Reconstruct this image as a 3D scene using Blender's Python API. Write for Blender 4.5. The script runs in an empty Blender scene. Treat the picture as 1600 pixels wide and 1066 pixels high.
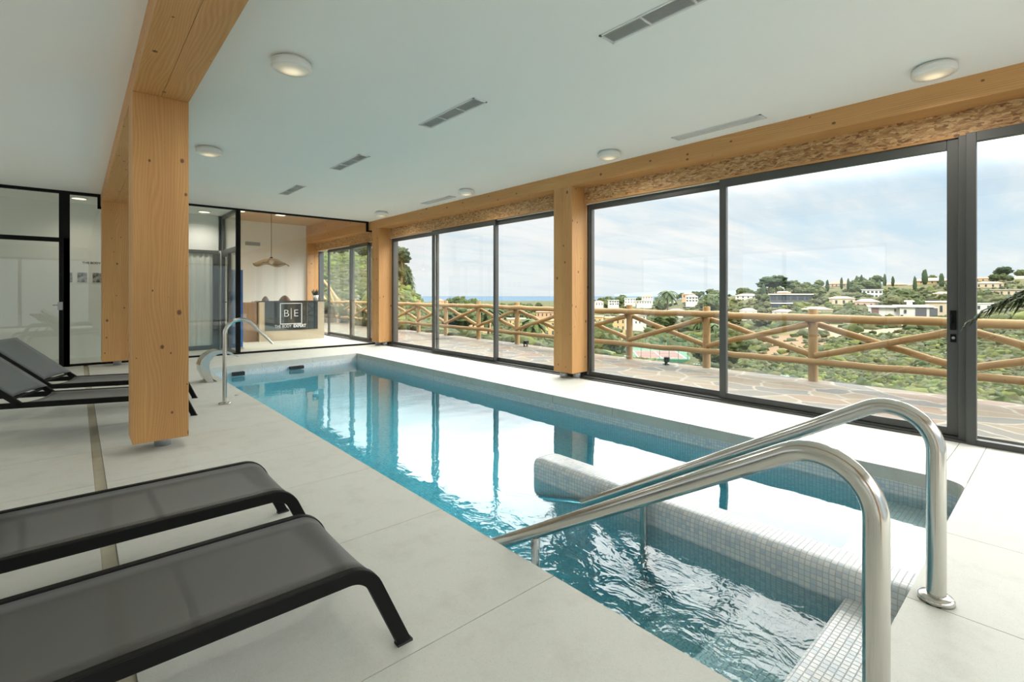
import bpy, bmesh, math, random
import numpy as np
from mathutils import Vector, Matrix, noise
PI = math.pi
random.seed(7)
SC = bpy.context.scene
COL = SC.collection

# ------------------------------------------------------------------ helpers
class MB:
    """collects shapes into one mesh; uv in metres, u runs along `grain`"""
    def __init__(s): s.v = []; s.f = []; s.mi = []; s.uv = []; s.smooth = []
    def add(s, vs, fs, mi=0, uvs=None, smooth=False):
        b = len(s.v); s.v.extend([tuple(p) for p in vs])
        for i, f in enumerate(fs):
            s.f.append(tuple(b + k for k in f)); s.mi.append(mi); s.smooth.append(smooth)
            s.uv.append(uvs[i] if uvs else None)
        return s
    def box(s, x0, y0, z0, x1, y1, z1, mi=0):
        x0, x1 = min(x0, x1), max(x0, x1); y0, y1 = min(y0, y1), max(y0, y1); z0, z1 = min(z0, z1), max(z0, z1)
        vs = [(x0,y0,z0),(x1,y0,z0),(x1,y1,z0),(x0,y1,z0),(x0,y0,z1),(x1,y0,z1),(x1,y1,z1),(x0,y1,z1)]
        return s.add(vs, [(3,2,1,0),(4,5,6,7),(0,1,5,4),(1,2,6,5),(2,3,7,6),(3,0,4,7)], mi)
    def prism(s, pts, z0, z1, mi=0):
        n = len(pts)
        a = sum(pts[i][0]*pts[(i+1)%n][1]-pts[(i+1)%n][0]*pts[i][1] for i in range(n))
        if a < 0: pts = pts[::-1]
        vs = [(p[0],p[1],z0) for p in pts] + [(p[0],p[1],z1) for p in pts]
        fs = [tuple(range(n-1,-1,-1)), tuple(range(n,2*n))] + [(i,(i+1)%n,n+(i+1)%n,n+i) for i in range(n)]
        return s.add(vs, fs, mi)
    def extrude_xz(s, pts, y0, y1, mi=0, smooth=False):
        n = len(pts)
        vs = [(p[0],y0,p[1]) for p in pts] + [(p[0],y1,p[1]) for p in pts]
        a = sum(pts[i][0]*pts[(i+1)%n][1]-pts[(i+1)%n][0]*pts[i][1] for i in range(n))
        fs = [tuple(range(n)), tuple(range(2*n-1,n-1,-1))] + [(i,n+i,n+(i+1)%n,(i+1)%n) for i in range(n)]
        if a < 0: fs = [tuple(reversed(f)) for f in fs]
        return s.add(vs, fs, mi, smooth=smooth)
    def tube(s, pts, r, seg=12, mi=0, caps=True):
        pts = [Vector(p) for p in pts]; n = len(pts)
        rs = r if isinstance(r, (list, tuple)) else [r]*n
        T = []
        for i in range(n):
            d = (pts[min(i+1,n-1)]-pts[max(i-1,0)]); T.append(d.normalized() if d.length > 1e-9 else Vector((0,0,1)))
        up = Vector((0,0,1)) if abs(T[0].z) < .9 else Vector((1,0,0))
        nrm = T[0].cross(up).normalized(); vs = []; L = 0; Ls = []
        for i in range(n):
            if i: L += (pts[i]-pts[i-1]).length
            Ls.append(L)
            nrm = (nrm - T[i]*nrm.dot(T[i])).normalized(); bi = T[i].cross(nrm)
            for k in range(seg):
                a = 2*PI*k/seg
                vs.append(pts[i] + (nrm*math.cos(a)+bi*math.sin(a))*rs[i])
        fs = []; uvs = []
        for i in range(n-1):
            for k in range(seg):
                k2 = (k+1)%seg
                fs.append((i*seg+k, i*seg+k2, (i+1)*seg+k2, (i+1)*seg+k))
                c = 2*PI*rs[i]/seg
                uvs.append([(Ls[i],k*c),(Ls[i],(k+1)*c),(Ls[i+1],(k+1)*c),(Ls[i+1],k*c)])
        s.add(vs, fs, mi, uvs, True)
        if caps:
            s.add(vs[:seg], [tuple(range(seg-1,-1,-1))], mi); s.add(vs[-seg:], [tuple(range(seg))], mi)
        return s
    def lathe(s, prof, c=(0,0,0), seg=32, mi=0, smooth=True):
        vs = []; n = len(prof)
        for r, z in prof:
            for k in range(seg):
                a = 2*PI*k/seg; vs.append((c[0]+r*math.cos(a), c[1]+r*math.sin(a), c[2]+z))
        fs = [(i*seg+k, i*seg+(k+1)%seg, (i+1)*seg+(k+1)%seg, (i+1)*seg+k) for i in range(n-1) for k in range(seg)]
        return s.add(vs, fs, mi, smooth=smooth)
    def ico(s, c, r, sub=2, jit=.15, sq=(1,1,1), mi=0, rng=random, smooth=True):
        bm = bmesh.new(); bmesh.ops.create_icosphere(bm, subdivisions=sub, radius=1)
        off = Vector((rng.random()*50, rng.random()*50, rng.random()*50)); vs = []
        for v in bm.verts:
            k = 1 + jit*2.2*(noise.noise(v.co*1.7+off)) + jit*noise.noise(v.co*4.5+off) + (jit*.9*noise.noise(v.co*11+off) if sub > 3 else 0)
            vs.append((c[0]+v.co.x*r*sq[0]*k, c[1]+v.co.y*r*sq[1]*k, c[2]+v.co.z*r*sq[2]*k))
        fs = [tuple(v.index for v in f.verts) for f in bm.faces]; bm.free()
        return s.add(vs, fs, mi, smooth=smooth)
    def mesh(s, name, grain=None):
        me = bpy.data.meshes.new(name); me.from_pydata(s.v, [], s.f)
        uvl = me.uv_layers.new(name='UVMap')
        for p in me.polygons:
            p.material_index = s.mi[p.index]; p.use_smooth = s.smooth[p.index]
            u = s.uv[p.index]
            if u:
                for k, li in enumerate(p.loop_indices): uvl.data[li].uv = u[k]
            else:
                nm = p.normal; ax = max(range(3), key=lambda i: abs(nm[i]))
                oth = [i for i in range(3) if i != ax]
                if grain is not None and grain in oth: oth = [grain]+[i for i in oth if i != grain]
                for li in p.loop_indices:
                    co = me.vertices[me.loops[li].vertex_index].co
                    uvl.data[li].uv = (co[oth[0]] + .37*ax, co[oth[1]] + 1.7*ax)
        me.update(); return me
    def build(s, name, m, parent=None, grain=None, bevel=0, seg=2):
        me = s.mesh(name, grain)
        for x in (m if isinstance(m, (list, tuple)) else [m]): me.materials.append(x)
        o = bpy.data.objects.new(name, me); COL.objects.link(o)
        if parent: o.parent = parent
        if bevel:
            b = o.modifiers.new('bevel', 'BEVEL'); b.width = bevel; b.segments = seg; b.limit_method = 'ANGLE'; b.angle_limit = math.radians(40)
        return o

def tag(o, label=None, cat=None, group=None, kind=None):
    if label: o['label'] = label
    if cat: o['category'] = cat
    if group: o['group'] = group
    if kind: o['kind'] = kind
    return o
def thing(name, label, cat, loc=(0,0,0), rz=0, group=None):
    o = bpy.data.objects.new(name, None); COL.objects.link(o); o.empty_display_size = .1
    o.location = loc; o.rotation_euler = (0,0,rz)
    return tag(o, label, cat, group)
def struct(o, label=None):
    o['kind'] = 'structure'
    if label: o['label'] = label
    return o
def copy_tree(o, parent=None):
    c = o.copy(); COL.objects.link(c); c.parent = parent
    for ch in list(o.children): copy_tree(ch, c)
    return c
def dup(o, loc, rz=0, label=None, group=None, scale=None):
    c = copy_tree(o); c.location = loc; c.rotation_euler = (0,0,rz)
    if label: c['label'] = label
    if group: c['group'] = group
    if scale: c.scale = (scale,)*3 if not isinstance(scale, (tuple, list)) else scale
    return c
def fillet(pts, rad, n=8):
    out = [Vector(pts[0])]
    for i in range(1, len(pts)-1):
        p0, p1, p2 = Vector(pts[i-1]), Vector(pts[i]), Vector(pts[i+1])
        a = (p0-p1).normalized(); b = (p2-p1).normalized(); ang = a.angle(b)
        r = rad[i-1] if isinstance(rad, (list, tuple)) else rad
        d = min(r/math.tan(ang/2), (p0-p1).length*.95, (p2-p1).length*.95); rr = d*math.tan(ang/2)
        c = p1 + (a+b).normalized()*(rr/math.sin(ang/2))
        s, e = p1+a*d-c, p1+b*d-c
        for k in range(n+1):
            t = k/n; w = s.angle(e)
            out.append(c + (s*math.sin((1-t)*w)+e*math.sin(t*w))/math.sin(w))
    out.append(Vector(pts[-1])); return out
def offset_xz(pts, h):
    """closed outline of a band of thickness 2h along an open xz path"""
    P = [Vector((p[0], p[-1])) for p in pts]; n = len(P); L = []; R = []
    for i in range(n):
        d0 = (P[i]-P[i-1]).normalized() if i else (P[1]-P[0]).normalized()
        d1 = (P[i+1]-P[i]).normalized() if i < n-1 else d0
        if not i: d0 = d1
        nn = Vector((-d0.y-d1.y, d0.x+d1.x)).normalized(); k = h/max(.3, nn.dot(Vector((-d0.y, d0.x))))
        L.append(P[i]+nn*k); R.append(P[i]-nn*k)
    return [(q.x,q.y) for q in L] + [(q.x,q.y) for q in reversed(R)]

# ------------------------------------------------------------------ survey frame: bearings seen from the photographer's spot
FP, YH, EYE = 770., 458.5, 1.2
YAW = math.atan2(680, FP)
FW = (math.sin(YAW), math.cos(YAW)); RT = (math.cos(YAW), -math.sin(YAW))
def site(px, t):
    l = (px-800)/FP
    return ((FW[0]+RT[0]*l)*t, (FW[1]+RT[1]*l)*t)
def elev(py, t): return EYE-(py-YH)*t/FP

# ------------------------------------------------------------------ materials
def newmat(name):
    m = bpy.data.materials.new(name); m.use_nodes = True; nt = m.node_tree
    b = nt.nodes['Principled BSDF']
    return m, nt, b
class G:
    """tiny node writer"""
    def __init__(s, nt): s.nt = nt
    def n(s, typ, ins=None, **props):
        nd = s.nt.nodes.new(typ)
        for k, v in props.items(): setattr(nd, k, v)
        for k, v in (ins or {}).items():
            i = nd.inputs[k]
            if isinstance(v, bpy.types.NodeSocket): s.nt.links.new(v, i)
            else: i.default_value = v
        return nd
    def math(s, op, a, b=0., c=0.): return s.n('ShaderNodeMath', {0:a,1:b,2:c}, operation=op).outputs[0]
    def vm(s, op, a, b=(0,0,0)): return s.n('ShaderNodeVectorMath', {0:a,1:b}, operation=op).outputs[0]
    def ramp(s, fac, stops, interp='LINEAR'):
        nd = s.n('ShaderNodeValToRGB', {'Fac': fac}); cr = nd.color_ramp; cr.interpolation = interp
        while len(cr.elements) < len(stops): cr.elements.new(.5)
        for e, (p, c) in zip(cr.elements, stops): e.position = p; e.color = tuple(c)+((1,) if len(c) == 3 else ())
        return nd.outputs[0]
    def mix(s, fac, a, b, blend='MIX'):
        nd = s.n('ShaderNodeMix', data_type='RGBA', blend_type=blend)
        for i, v in ((0,fac),(6,a),(7,b)):
            if isinstance(v, bpy.types.NodeSocket): s.nt.links.new(v, nd.inputs[i])
            else: nd.inputs[i].default_value = v if i == 0 else tuple(v)+((1,) if len(v) == 3 else ())
        return nd.outputs[2]
    def noise(s, vec, scale, detail=2, rough=.5, dist=0, out=0):
        ins = {'Scale':scale,'Detail':detail,'Roughness':rough,'Distortion':dist}
        if vec is not None: ins['Vector'] = vec
        return s.n('ShaderNodeTexNoise', ins).outputs[out]
    def uv(s): return s.n('ShaderNodeTexCoord').outputs['UV']
    def obj(s): return s.n('ShaderNodeTexCoord').outputs['Object']
    def pos(s): return s.n('ShaderNodeNewGeometry').outputs['Position']
    def rnd(s): return s.n('ShaderNodeObjectInfo').outputs['Random']
    def scale(s, v, k): return s.n('ShaderNodeVectorMath', {0:v,1:k}, operation='MULTIPLY').outputs[0]
    def bump(s, h, strength, dist): return s.n('ShaderNodeBump', {'Height':h,'Strength':strength,'Distance':dist}).outputs[0]
    def link(s, a, b): s.nt.links.new(a, b)
def plain(name, col, rough=.5, metal=0, spec=None, var=.06, vscale=3):
    m, nt, b = newmat(name); g = G(nt)
    f = g.noise(g.obj(), vscale, 3)
    c = g.mix(f, [x*(1-var) for x in col], [min(1, x*(1+var)) for x in col])
    g.link(c, b.inputs['Base Color']); b.inputs['Roughness'].default_value = rough; b.inputs['Metallic'].default_value = metal
    if spec is not None: b.inputs['Specular IOR Level'].default_value = spec
    return m
def emit(name, col, st):
    m, nt, b = newmat(name); b.inputs['Base Color'].default_value = (*col,1)
    b.inputs['Emission Color'].default_value = (*col,1); b.inputs['Emission Strength'].default_value = st
    return m
def wood(name, light, dark, knot=1., vs=1., rough=.55):
    m, nt, b = newmat(name); g = G(nt)
    uv = g.uv(); r = g.rnd()
    off = g.n('ShaderNodeCombineXYZ', {0: g.math('MULTIPLY', r, 37.), 1: g.math('MULTIPLY', r, 23.), 2: g.math('MULTIPLY', r, 9.)}).outputs[0]
    v = g.vm('ADD', uv, off)
    warp = g.noise(g.scale(v, (.55,3.2,1)), 1., 2, .45)
    v2 = g.vm('ADD', g.scale(v, (.12,20*vs,1)), g.n('ShaderNodeCombineXYZ', {1: g.math('MULTIPLY', warp, 7.)}).outputs[0])
    rings = g.n('ShaderNodeTexWave', {'Vector':v2,'Scale':.8,'Distortion':.6,'Detail':2.,'Detail Scale':1.}, bands_direction='Y', wave_profile='SIN').outputs[1]
    fine = g.noise(g.scale(v, (2.5,170,1)), 1., 3, .65)
    broad = g.noise(g.scale(v, (.5,3.5,1)), 1., 3, .55)
    f = g.math('ADD', g.math('ADD', g.math('MULTIPLY', rings, .13), g.math('MULTIPLY', fine, .42)), g.math('MULTIPLY', broad, .48))
    c = g.ramp(f, [(.24, light), (.80, dark)])
    # laminations
    lam = g.n('ShaderNodeTexWhiteNoise', {'W': g.math('FLOOR', g.math('MULTIPLY', g.n('ShaderNodeSeparateXYZ', {0:v}).outputs[1], 5.7))}, noise_dimensions='1D').outputs[0]
    c = g.mix(g.math('MULTIPLY', lam, .22), c, dark)
    vor = g.n('ShaderNodeTexVoronoi', {'Vector': g.scale(v, (4.2,5.6,1)),'Scale':1.}, voronoi_dimensions='2D')
    size = g.math('MULTIPLY', g.math('POWER', g.n('ShaderNodeSeparateColor', {0:vor.outputs[1]}).outputs[0], 2.4), .125*knot)
    kn = g.math('DIVIDE', vor.outputs[0], g.math('MAXIMUM', size, .0001))
    kf = g.ramp(kn, [(.0,(1,1,1)),(.65,(.9,.9,.9)),(1.,(0,0,0))])
    c = g.mix(g.math('MULTIPLY', g.n('ShaderNodeSeparateColor', {0:kf}).outputs[0], .85), c, (.075,.03,.012))
    g.link(c, b.inputs['Base Color']); b.inputs['Roughness'].default_value = rough
    g.link(g.bump(fine, .12, .002), b.inputs['Normal'])
    return m
def glassmat(name, tint=(.97,.985,.98), refl=.04, clear=True):
    m, nt, b = newmat(name); nt.nodes.remove(b); g = G(nt); out = nt.nodes['Material Output']
    fc = g.n('ShaderNodeLayerWeight', {'Blend': .5}).outputs[1]
    fr = g.math('ADD', refl, g.math('MULTIPLY', g.math('POWER', fc, 5.), (1-refl) if refl else 0.))
    tr = g.n('ShaderNodeBsdfTransparent', {'Color': (*tint,1)}).outputs[0]
    gl = g.n('ShaderNodeBsdfGlossy', {'Color': (1,1,1,1), 'Roughness': 0.}).outputs[0]
    g.link(g.n('ShaderNodeMixShader', {0:fr,1:tr,2:gl}).outputs[0], out.inputs[0]); return m

M = {}
M['ceiling'] = plain('ceiling_paint', (.91,.92,.895), .85, var=.01, vscale=1)
M['wall'] = plain('wall_paint', (.83,.82,.78), .8, var=.02, vscale=1)
M['pine'] = wood('pine_timber', (.73,.415,.16), (.42,.19,.058), 1.)
M['pinedark'] = wood('pine_soffit', (.60,.40,.22), (.46,.27,.12), .4)
M['log'] = wood('log_timber', (.52,.345,.15), (.26,.15,.06), .35, 1.6, .7)
M['oak'] = wood('pale_oak', (.66,.56,.42), (.52,.42,.29), .15, 1., .45)
M['brown'] = wood('brown_oak', (.36,.23,.14), (.25,.15,.09), .1, 1., .45)
M['alu'] = plain('anthracite_aluminium', (.075,.078,.075), .45, .1, var=.05)
M['black'] = plain('black_metal', (.006,.0065,.006), .5, 0, .15, var=.05)
M['rubber'] = plain('black_rubber', (.02,.02,.02), .7)
M['foot'] = plain('galvanised_steel', (.42,.44,.46), .45, .6)
M['white'] = plain('white_plastic', (.82,.82,.79), .35, var=.02)
M['grille'] = plain('grille_white', (.72,.73,.72), .5, var=.02)
M['grilleback'] = plain('grille_duct', (.40,.41,.40), .8)
M['vinyl'] = plain('white_vinyl', (.93,.93,.91), .6, var=.01)
M['gloss'] = plain('dark_gloss_panel', (.035,.05,.058), .06, 0, .8)
M['blue'] = plain('blue_panel', (.05,.19,.58), .4)
M['pot'] = plain('white_pot', (.85,.85,.84), .4)
M['soil'] = plain('soil', (.06,.04,.025), .9)
M['leather'] = plain('brown_leather', (.10,.055,.035), .5)
M['photo'] = None
M['glass'] = glassmat('window_glass')
M['pglass'] = glassmat('partition_glass', (.95,.97,.955))
M['lampglass'] = None
M['lampwarm'] = emit('warm_downlight', (1.,.84,.62), 1.6)
M['bulb'] = emit('bulb', (1.,.78,.45), 4.)

def mk_lampglass():
    m, nt, b = newmat('lamp_diffuser'); g = G(nt); p = g.obj(); sx = g.n('ShaderNodeSeparateXYZ', {0:p})
    r = g.math('SQRT', g.math('ADD', g.math('POWER', sx.outputs[0], 2.), g.math('POWER', sx.outputs[1], 2.)))
    b.inputs['Base Color'].default_value = (.72,.70,.62,1); b.inputs['Roughness'].default_value = .25
    b.inputs['Emission Color'].default_value = (1.,.80,.50,1)
    g.link(g.n('ShaderNodeMapRange', {0:r,1:.01,2:.10,3:.62,4:.08}, interpolation_type='SMOOTHSTEP').outputs[0], b.inputs['Emission Strength'])
    return m
M['lampglass'] = mk_lampglass()
def mk_steel():
    m, nt, b = newmat('brushed_steel'); g = G(nt)
    uv = g.uv(); s = g.noise(g.scale(uv, (4,900,1)), 1., 2)
    b.inputs['Metallic'].default_value = 1
    g.link(g.mix(s, (.50,.49,.46), (.68,.67,.63)), b.inputs['Base Color'])
    g.link(g.n('ShaderNodeMapRange', {0:s,3:.10,4:.24}).outputs[0], b.inputs['Roughness'])
    g.link(g.bump(s, .03, .001), b.inputs['Normal'])
    return m
M['steel'] = mk_steel()
def mk_floor():
    m, nt, b = newmat('pale_concrete'); g = G(nt); p = g.pos()
    a = g.noise(p, 1.3, 4, .6); f = g.noise(p, 60, 3, .7); sp = g.noise(p, 220, 1)
    blot = g.noise(p, 6, 4, .65)
    c = g.mix(a, (.575,.585,.535), (.68,.69,.64))
    c = g.mix(g.math('MULTIPLY', g.ramp(blot, [(.5,(0,0,0)),(.75,(1,1,1))]), .45), c, (.46,.455,.40))
    c = g.mix(g.math('MULTIPLY', f, .35), c, (.45,.44,.39))
    c = g.mix(g.math('MULTIPLY', g.ramp(sp, [(.62,(0,0,0)),(.72,(1,1,1))]), .35), c, (.3,.28,.24))
    g.link(c, b.inputs['Base Color']); b.inputs['Roughness'].default_value = .62
    g.link(g.bump(g.math('ADD', f, g.math('MULTIPLY', sp, .5)), .18, .003), b.inputs['Normal']); return m
M['floor'] = mk_floor()
M['grout'] = plain('joint_filler', (.22,.205,.17), .9)
M['drain'] = plain('drain_channel', (.46,.43,.33), .7, var=.15, vscale=12)
def mk_osb():
    m, nt, b = newmat('osb_board'); g = G(nt); uv = g.uv()
    cols = None; base = None
    w = g.noise(uv, 9, 2, .5, 0, 1)
    v0 = g.vm('ADD', uv, g.scale(w, (.06,.06,.06)))
    for i, (rot, sc) in enumerate(((.15,(20,95,1)), (-.35,(18,85,1)), (.9,(24,70,1)))):
        mp = g.n('ShaderNodeMapping', {'Vector':v0,'Rotation':(0,0,rot),'Scale':sc,'Location':(i*3.3,i*1.7,0)}).outputs[0]
        vo = g.n('ShaderNodeTexVoronoi', {'Vector':mp,'Scale':1.}, voronoi_dimensions='2D')
        r = g.n('ShaderNodeSeparateColor', {0:vo.outputs[1]})
        c = g.ramp(r.outputs[0], [(0,(.22,.10,.035)),(.25,(.42,.23,.09)),(.6,(.58,.36,.16)),(1,(.72,.51,.27))])
        base = c if base is None else g.mix(g.math('GREATER_THAN', r.outputs[1], .55), base, c)
    fine = g.noise(g.scale(uv, (60,60,1)), 1., 3, .7)
    base = g.mix(g.ramp(fine, [(.5,(0,0,0)),(.75,(.6,.6,.6))]), base, (.26,.12,.04))
    g.link(base, b.inputs['Base Color']); b.inputs['Roughness'].default_value = .55
    g.link(g.bump(fine, .2, .003), b.inputs['Normal']); return m
M['osb'] = mk_osb()
def mk_mosaic(name, ramp):
    m, nt, b = newmat(name); g = G(nt); uv = g.uv(); k = 40.
    s = g.scale(uv, (k,k,1)); cell = g.vm('FLOOR', s); fr = g.n('ShaderNodeSeparateXYZ', {0: g.vm('FRACTION', s)})
    wn = g.n('ShaderNodeTexWhiteNoise', {'Vector':cell}, noise_dimensions='3D')
    wave = g.noise(g.scale(cell, (.11,.11,1)), 1., 2)
    val = g.math('ADD', g.math('MULTIPLY', wn.outputs[0], .72), g.math('MULTIPLY', wave, .28))
    c = g.ramp(val, ramp)
    ex = g.math('MINIMUM', g.math('MINIMUM', fr.outputs[0], g.math('SUBTRACT', 1., fr.outputs[0])), g.math('MINIMUM', fr.outputs[1], g.math('SUBTRACT', 1., fr.outputs[1])))
    gm = g.ramp(ex, [(.06,(1,1,1)),(.10,(0,0,0))])
    c = g.mix(gm, c, (.50,.52,.53))
    g.link(c, b.inputs['Base Color']); g.link(g.n('ShaderNodeMapRange', {0:gm,3:.32,4:.75}).outputs[0], b.inputs['Roughness'])
    g.link(g.bump(g.math('SUBTRACT', 1., gm), .35, .002), b.inputs['Normal']); return m
M['mosaic'] = mk_mosaic('pool_mosaic', [(0,(.40,.50,.64)),(.18,(.56,.64,.72)),(.4,(.67,.73,.76)),(.7,(.72,.75,.75)),(1,(.82,.84,.84))])
WATERC = (.0,.84,.95,1); WATERD = .80
def mk_water():
    m, nt, b = newmat('pool_water'); nt.nodes.remove(b); g = G(nt); out = nt.nodes['Material Output']
    p = g.pos(); sx = g.n('ShaderNodeSeparateXYZ', {0:p})
    calm = g.math('MULTIPLY', g.noise(g.scale(p, (1.3,2.0,1)), 1., 2, .5), .0035)
    rip = g.math('MULTIPLY', g.noise(g.scale(p, (7,5,1)), 1., 3, .55, .8), .010)
    small = g.math('MULTIPLY', g.noise(g.scale(p, (22,15,1)), 1., 2, .5, .5), .0022)
    # water stirred by the inlet beside the steps
    dx = g.math('SUBTRACT', sx.outputs[0], 1.85); dy = g.math('SUBTRACT', sx.outputs[1], 1.30)
    d = g.math('SQRT', g.math('ADD', g.math('MULTIPLY', dx, dx), g.math('MULTIPLY', g.math('MULTIPLY', dy, dy), .55)))
    stir = g.n('ShaderNodeMapRange', {0:d,1:.25,2:1.15,3:1.,4:0.}).outputs[0]
    dl = g.n('ShaderNodeMapRange', {0:sx.outputs[0],1:1.6,2:2.5,3:.16,4:.03}).outputs[0]
    amt = g.math('MAXIMUM', stir, dl)
    h = g.math('ADD', calm, g.math('MULTIPLY', g.math('ADD', rip, small), amt))
    nrm = g.bump(h, 1., 1.)
    g.link(g.n('ShaderNodeBsdfGlass', {'Color': (1,1,1,1), 'Roughness': 0., 'IOR': 1.333, 'Normal': nrm}).outputs[0], out.inputs[0])
    g.link(g.n('ShaderNodeVolumeAbsorption', {'Color': WATERC, 'Density': WATERD}).outputs[0], out.inputs[1])
    return m
M['water'] = mk_water()
def mk_sling(name, col, alpha):
    m, nt, b = newmat(name); g = G(nt); uv = g.uv(); out = nt.nodes['Material Output']
    s = g.scale(uv, (620,620,1)); ch = g.n('ShaderNodeTexChecker', {'Vector':s,'Scale':1.}).outputs[1]
    n1 = g.noise(g.scale(uv, (90,90,1)), 1., 2)
    c = g.mix(ch, [x*.75 for x in col], [x*1.25 for x in col]); c = g.mix(g.math('MULTIPLY', n1, .25), c, [x*1.5 for x in col])
    g.link(c, b.inputs['Base Color']); b.inputs['Roughness'].default_value = .55; b.inputs['Sheen Weight'].default_value = .25
    tr = g.n('ShaderNodeBsdfTransparent').outputs[0]
    g.link(g.n('ShaderNodeMixShader', {0:alpha,1:tr,2:b.outputs[0]}).outputs[0], out.inputs[0]); return m
M['sling'] = mk_sling('mesh_sling', (.046,.044,.039), .74)
M['slingsheen'] = mk_sling('mesh_sling_sheen', (.12,.135,.145), .95)  # back sling copy lightened to bluish grey, imitating sky sheen
def mk_paving():
    m, nt, b = newmat('crazy_paving'); g = G(nt); p = g.pos()
    w = g.noise(p, 2.5, 2, .5, 0, 1); v = g.scale(g.vm('ADD', p, g.scale(w, (.28,.28,0))), (2.9,2.1,0))
    vo = g.n('ShaderNodeTexVoronoi', {'Vector':v,'Scale':1.,'Randomness':1.}, voronoi_dimensions='2D')
    ed = g.n('ShaderNodeTexVoronoi', {'Vector':v,'Scale':1.,'Randomness':1.}, voronoi_dimensions='2D', feature='DISTANCE_TO_EDGE').outputs[0]
    r = g.n('ShaderNodeSeparateColor', {0:vo.outputs[1]}).outputs[0]
    c = g.ramp(r, [(0,(.102,.102,.093)),(.18,(.165,.127,.08)),(.38,(.185,.14,.089)),(.52,(.083,.091,.091)),(.66,(.172,.105,.065)),(.82,(.18,.148,.10)),(1,(.122,.114,.095))], 'CONSTANT')
    st = g.noise(g.scale(p, (9,26,1)), 1., 4, .65)
    c = g.mix(g.math('MULTIPLY', st, .5), c, (.17,.13,.087))
    jm = g.ramp(ed, [(.035,(1,1,1)),(.06,(0,0,0))])
    c = g.mix(jm, c, (.25,.228,.18))
    g.link(c, b.inputs['Base Color']); b.inputs['Roughness'].default_value = .8
    g.link(g.bump(g.math('SUBTRACT', g.math('MULTIPLY', st, .4), jm), .3, .01), b.inputs['Normal']); return m
M['paving'] = mk_paving()
def mk_ground():
    m, nt, b = newmat('hill_ground'); g = G(nt); p = g.pos()
    d = g.n('ShaderNodeAttribute', attribute_name='tone'); 
    a = g.noise(p, .05, 5, .65); f = g.noise(p, .6, 5, .7)
    c = g.ramp(a, [(.3,(.045,.056,.02)),(.5,(.078,.082,.033)),(.62,(.125,.108,.052)),(.8,(.068,.078,.028))])
    c = g.mix(g.math('MULTIPLY', f, .6), c, (.07,.085,.03))
    c = g.mix(d.outputs['Alpha'], c, d.outputs['Color'])
    f2 = g.noise(p, 1.8, 4, .7); c = g.mix(g.math('MULTIPLY', g.ramp(f2, [(.5,(0,0,0)),(.8,(1,1,1))]), .5), c, (.10,.10,.05))
    g.link(c, b.inputs['Base Color']); b.inputs['Roughness'].default_value = .95; b.inputs['Specular IOR Level'].default_value = .1
    return m
M['ground'] = mk_ground()
def mk_leaf(name, c0, c1, sc=2.):
    m, nt, b = newmat(name); g = G(nt); o = g.obj(); r = g.rnd()
    f = g.noise(o, sc, 4, .7); f2 = g.noise(o, sc*5, 2, .7)
    c = g.mix(f, c0, c1); c = g.mix(g.math('MULTIPLY', f2, .5), c, [x*.45 for x in c0])
    c = g.mix(g.math('MULTIPLY', r, .4), c, [x*1.3 for x in c1])
    g.link(c, b.inputs['Base Color']); b.inputs['Roughness'].default_value = .7; b.inputs['Specular IOR Level'].default_value = .2
    g.link(g.bump(f2, .8, .3), b.inputs['Normal']); return m
M['leaf'] = mk_leaf('foliage_green', (.035,.058,.02), (.09,.115,.04))
M['leafolive'] = mk_leaf('foliage_olive', (.07,.08,.04), (.135,.145,.065))
M['leafdark'] = mk_leaf('foliage_dark', (.02,.045,.022), (.05,.08,.035))
M['palm'] = mk_leaf('palm_frond', (.035,.065,.02), (.09,.13,.045), 4.)
M['cactus'] = mk_leaf('succulent', (.03,.06,.035), (.06,.10,.05), 20)
M['trunk'] = plain('bark', (.16,.115,.075), .9, var=.3, vscale=8)
def mk_tint(name):
    m, nt, b = newmat(name); g = G(nt); d = g.n('ShaderNodeAttribute', attribute_name='tone').outputs['Color']
    f = g.noise(g.pos(), 2.2, 4, .7); g.link(g.mix(g.math('MULTIPLY', f, .8), d, (.03,.045,.018)), b.inputs['Base Color'])
    b.inputs['Roughness'].default_value = .85; b.inputs['Specular IOR Level'].default_value = .15; return m
M['scrub'] = mk_tint('scrub')
M['sea'] = plain('sea', (.10,.15,.20), 1., 0, 0., var=.12, vscale=.002)
M['haze'] = plain('hazed_mountain', (.20,.25,.30), 1., 0, 0, var=.03, vscale=.001)  # aerial haze painted into the mountain colour
M['wgls'] = plain('house_glass', (.05,.07,.085), .15)
M['tile_roof'] = plain('terracotta_roof', (.42,.21,.13), .85, var=.25, vscale=1.5)
M['tan_roof'] = plain('tan_roof', (.52,.36,.23), .85, var=.2, vscale=1.5)
M['whitewall'] = plain('white_render', (.62,.61,.585), .8, var=.03, vscale=.3)
M['cream'] = plain('cream_render', (.58,.49,.35), .8, var=.05, vscale=.3)
M['ochre'] = plain('ochre_render', (.54,.40,.20), .8, var=.06, vscale=.3)
M['peach'] = plain('peach_render', (.56,.35,.21), .8, var=.06, vscale=.3)
M['pink'] = plain('pink_render', (.56,.40,.33), .8, var=.06, vscale=.3)
M['greydark'] = plain('dark_cladding', (.09,.095,.11), .6)
M['redbrown'] = plain('red_cladding', (.17,.09,.08), .7)
M['court_green'] = plain('court_green', (.045,.15,.085), .8, var=.06, vscale=.3)
M['court_red'] = plain('court_red', (.20,.075,.06), .8, var=.06, vscale=.3)
M['netgreen'] = plain('green_wire', (.05,.17,.12), .7)
M['carwhite'] = plain('white_car_paint', (.8,.8,.8), .2)
M['cardark'] = plain('dark_car_paint', (.05,.05,.06), .2)
M['asphalt'] = plain('pale_road', (.42,.40,.36), .9)
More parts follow.
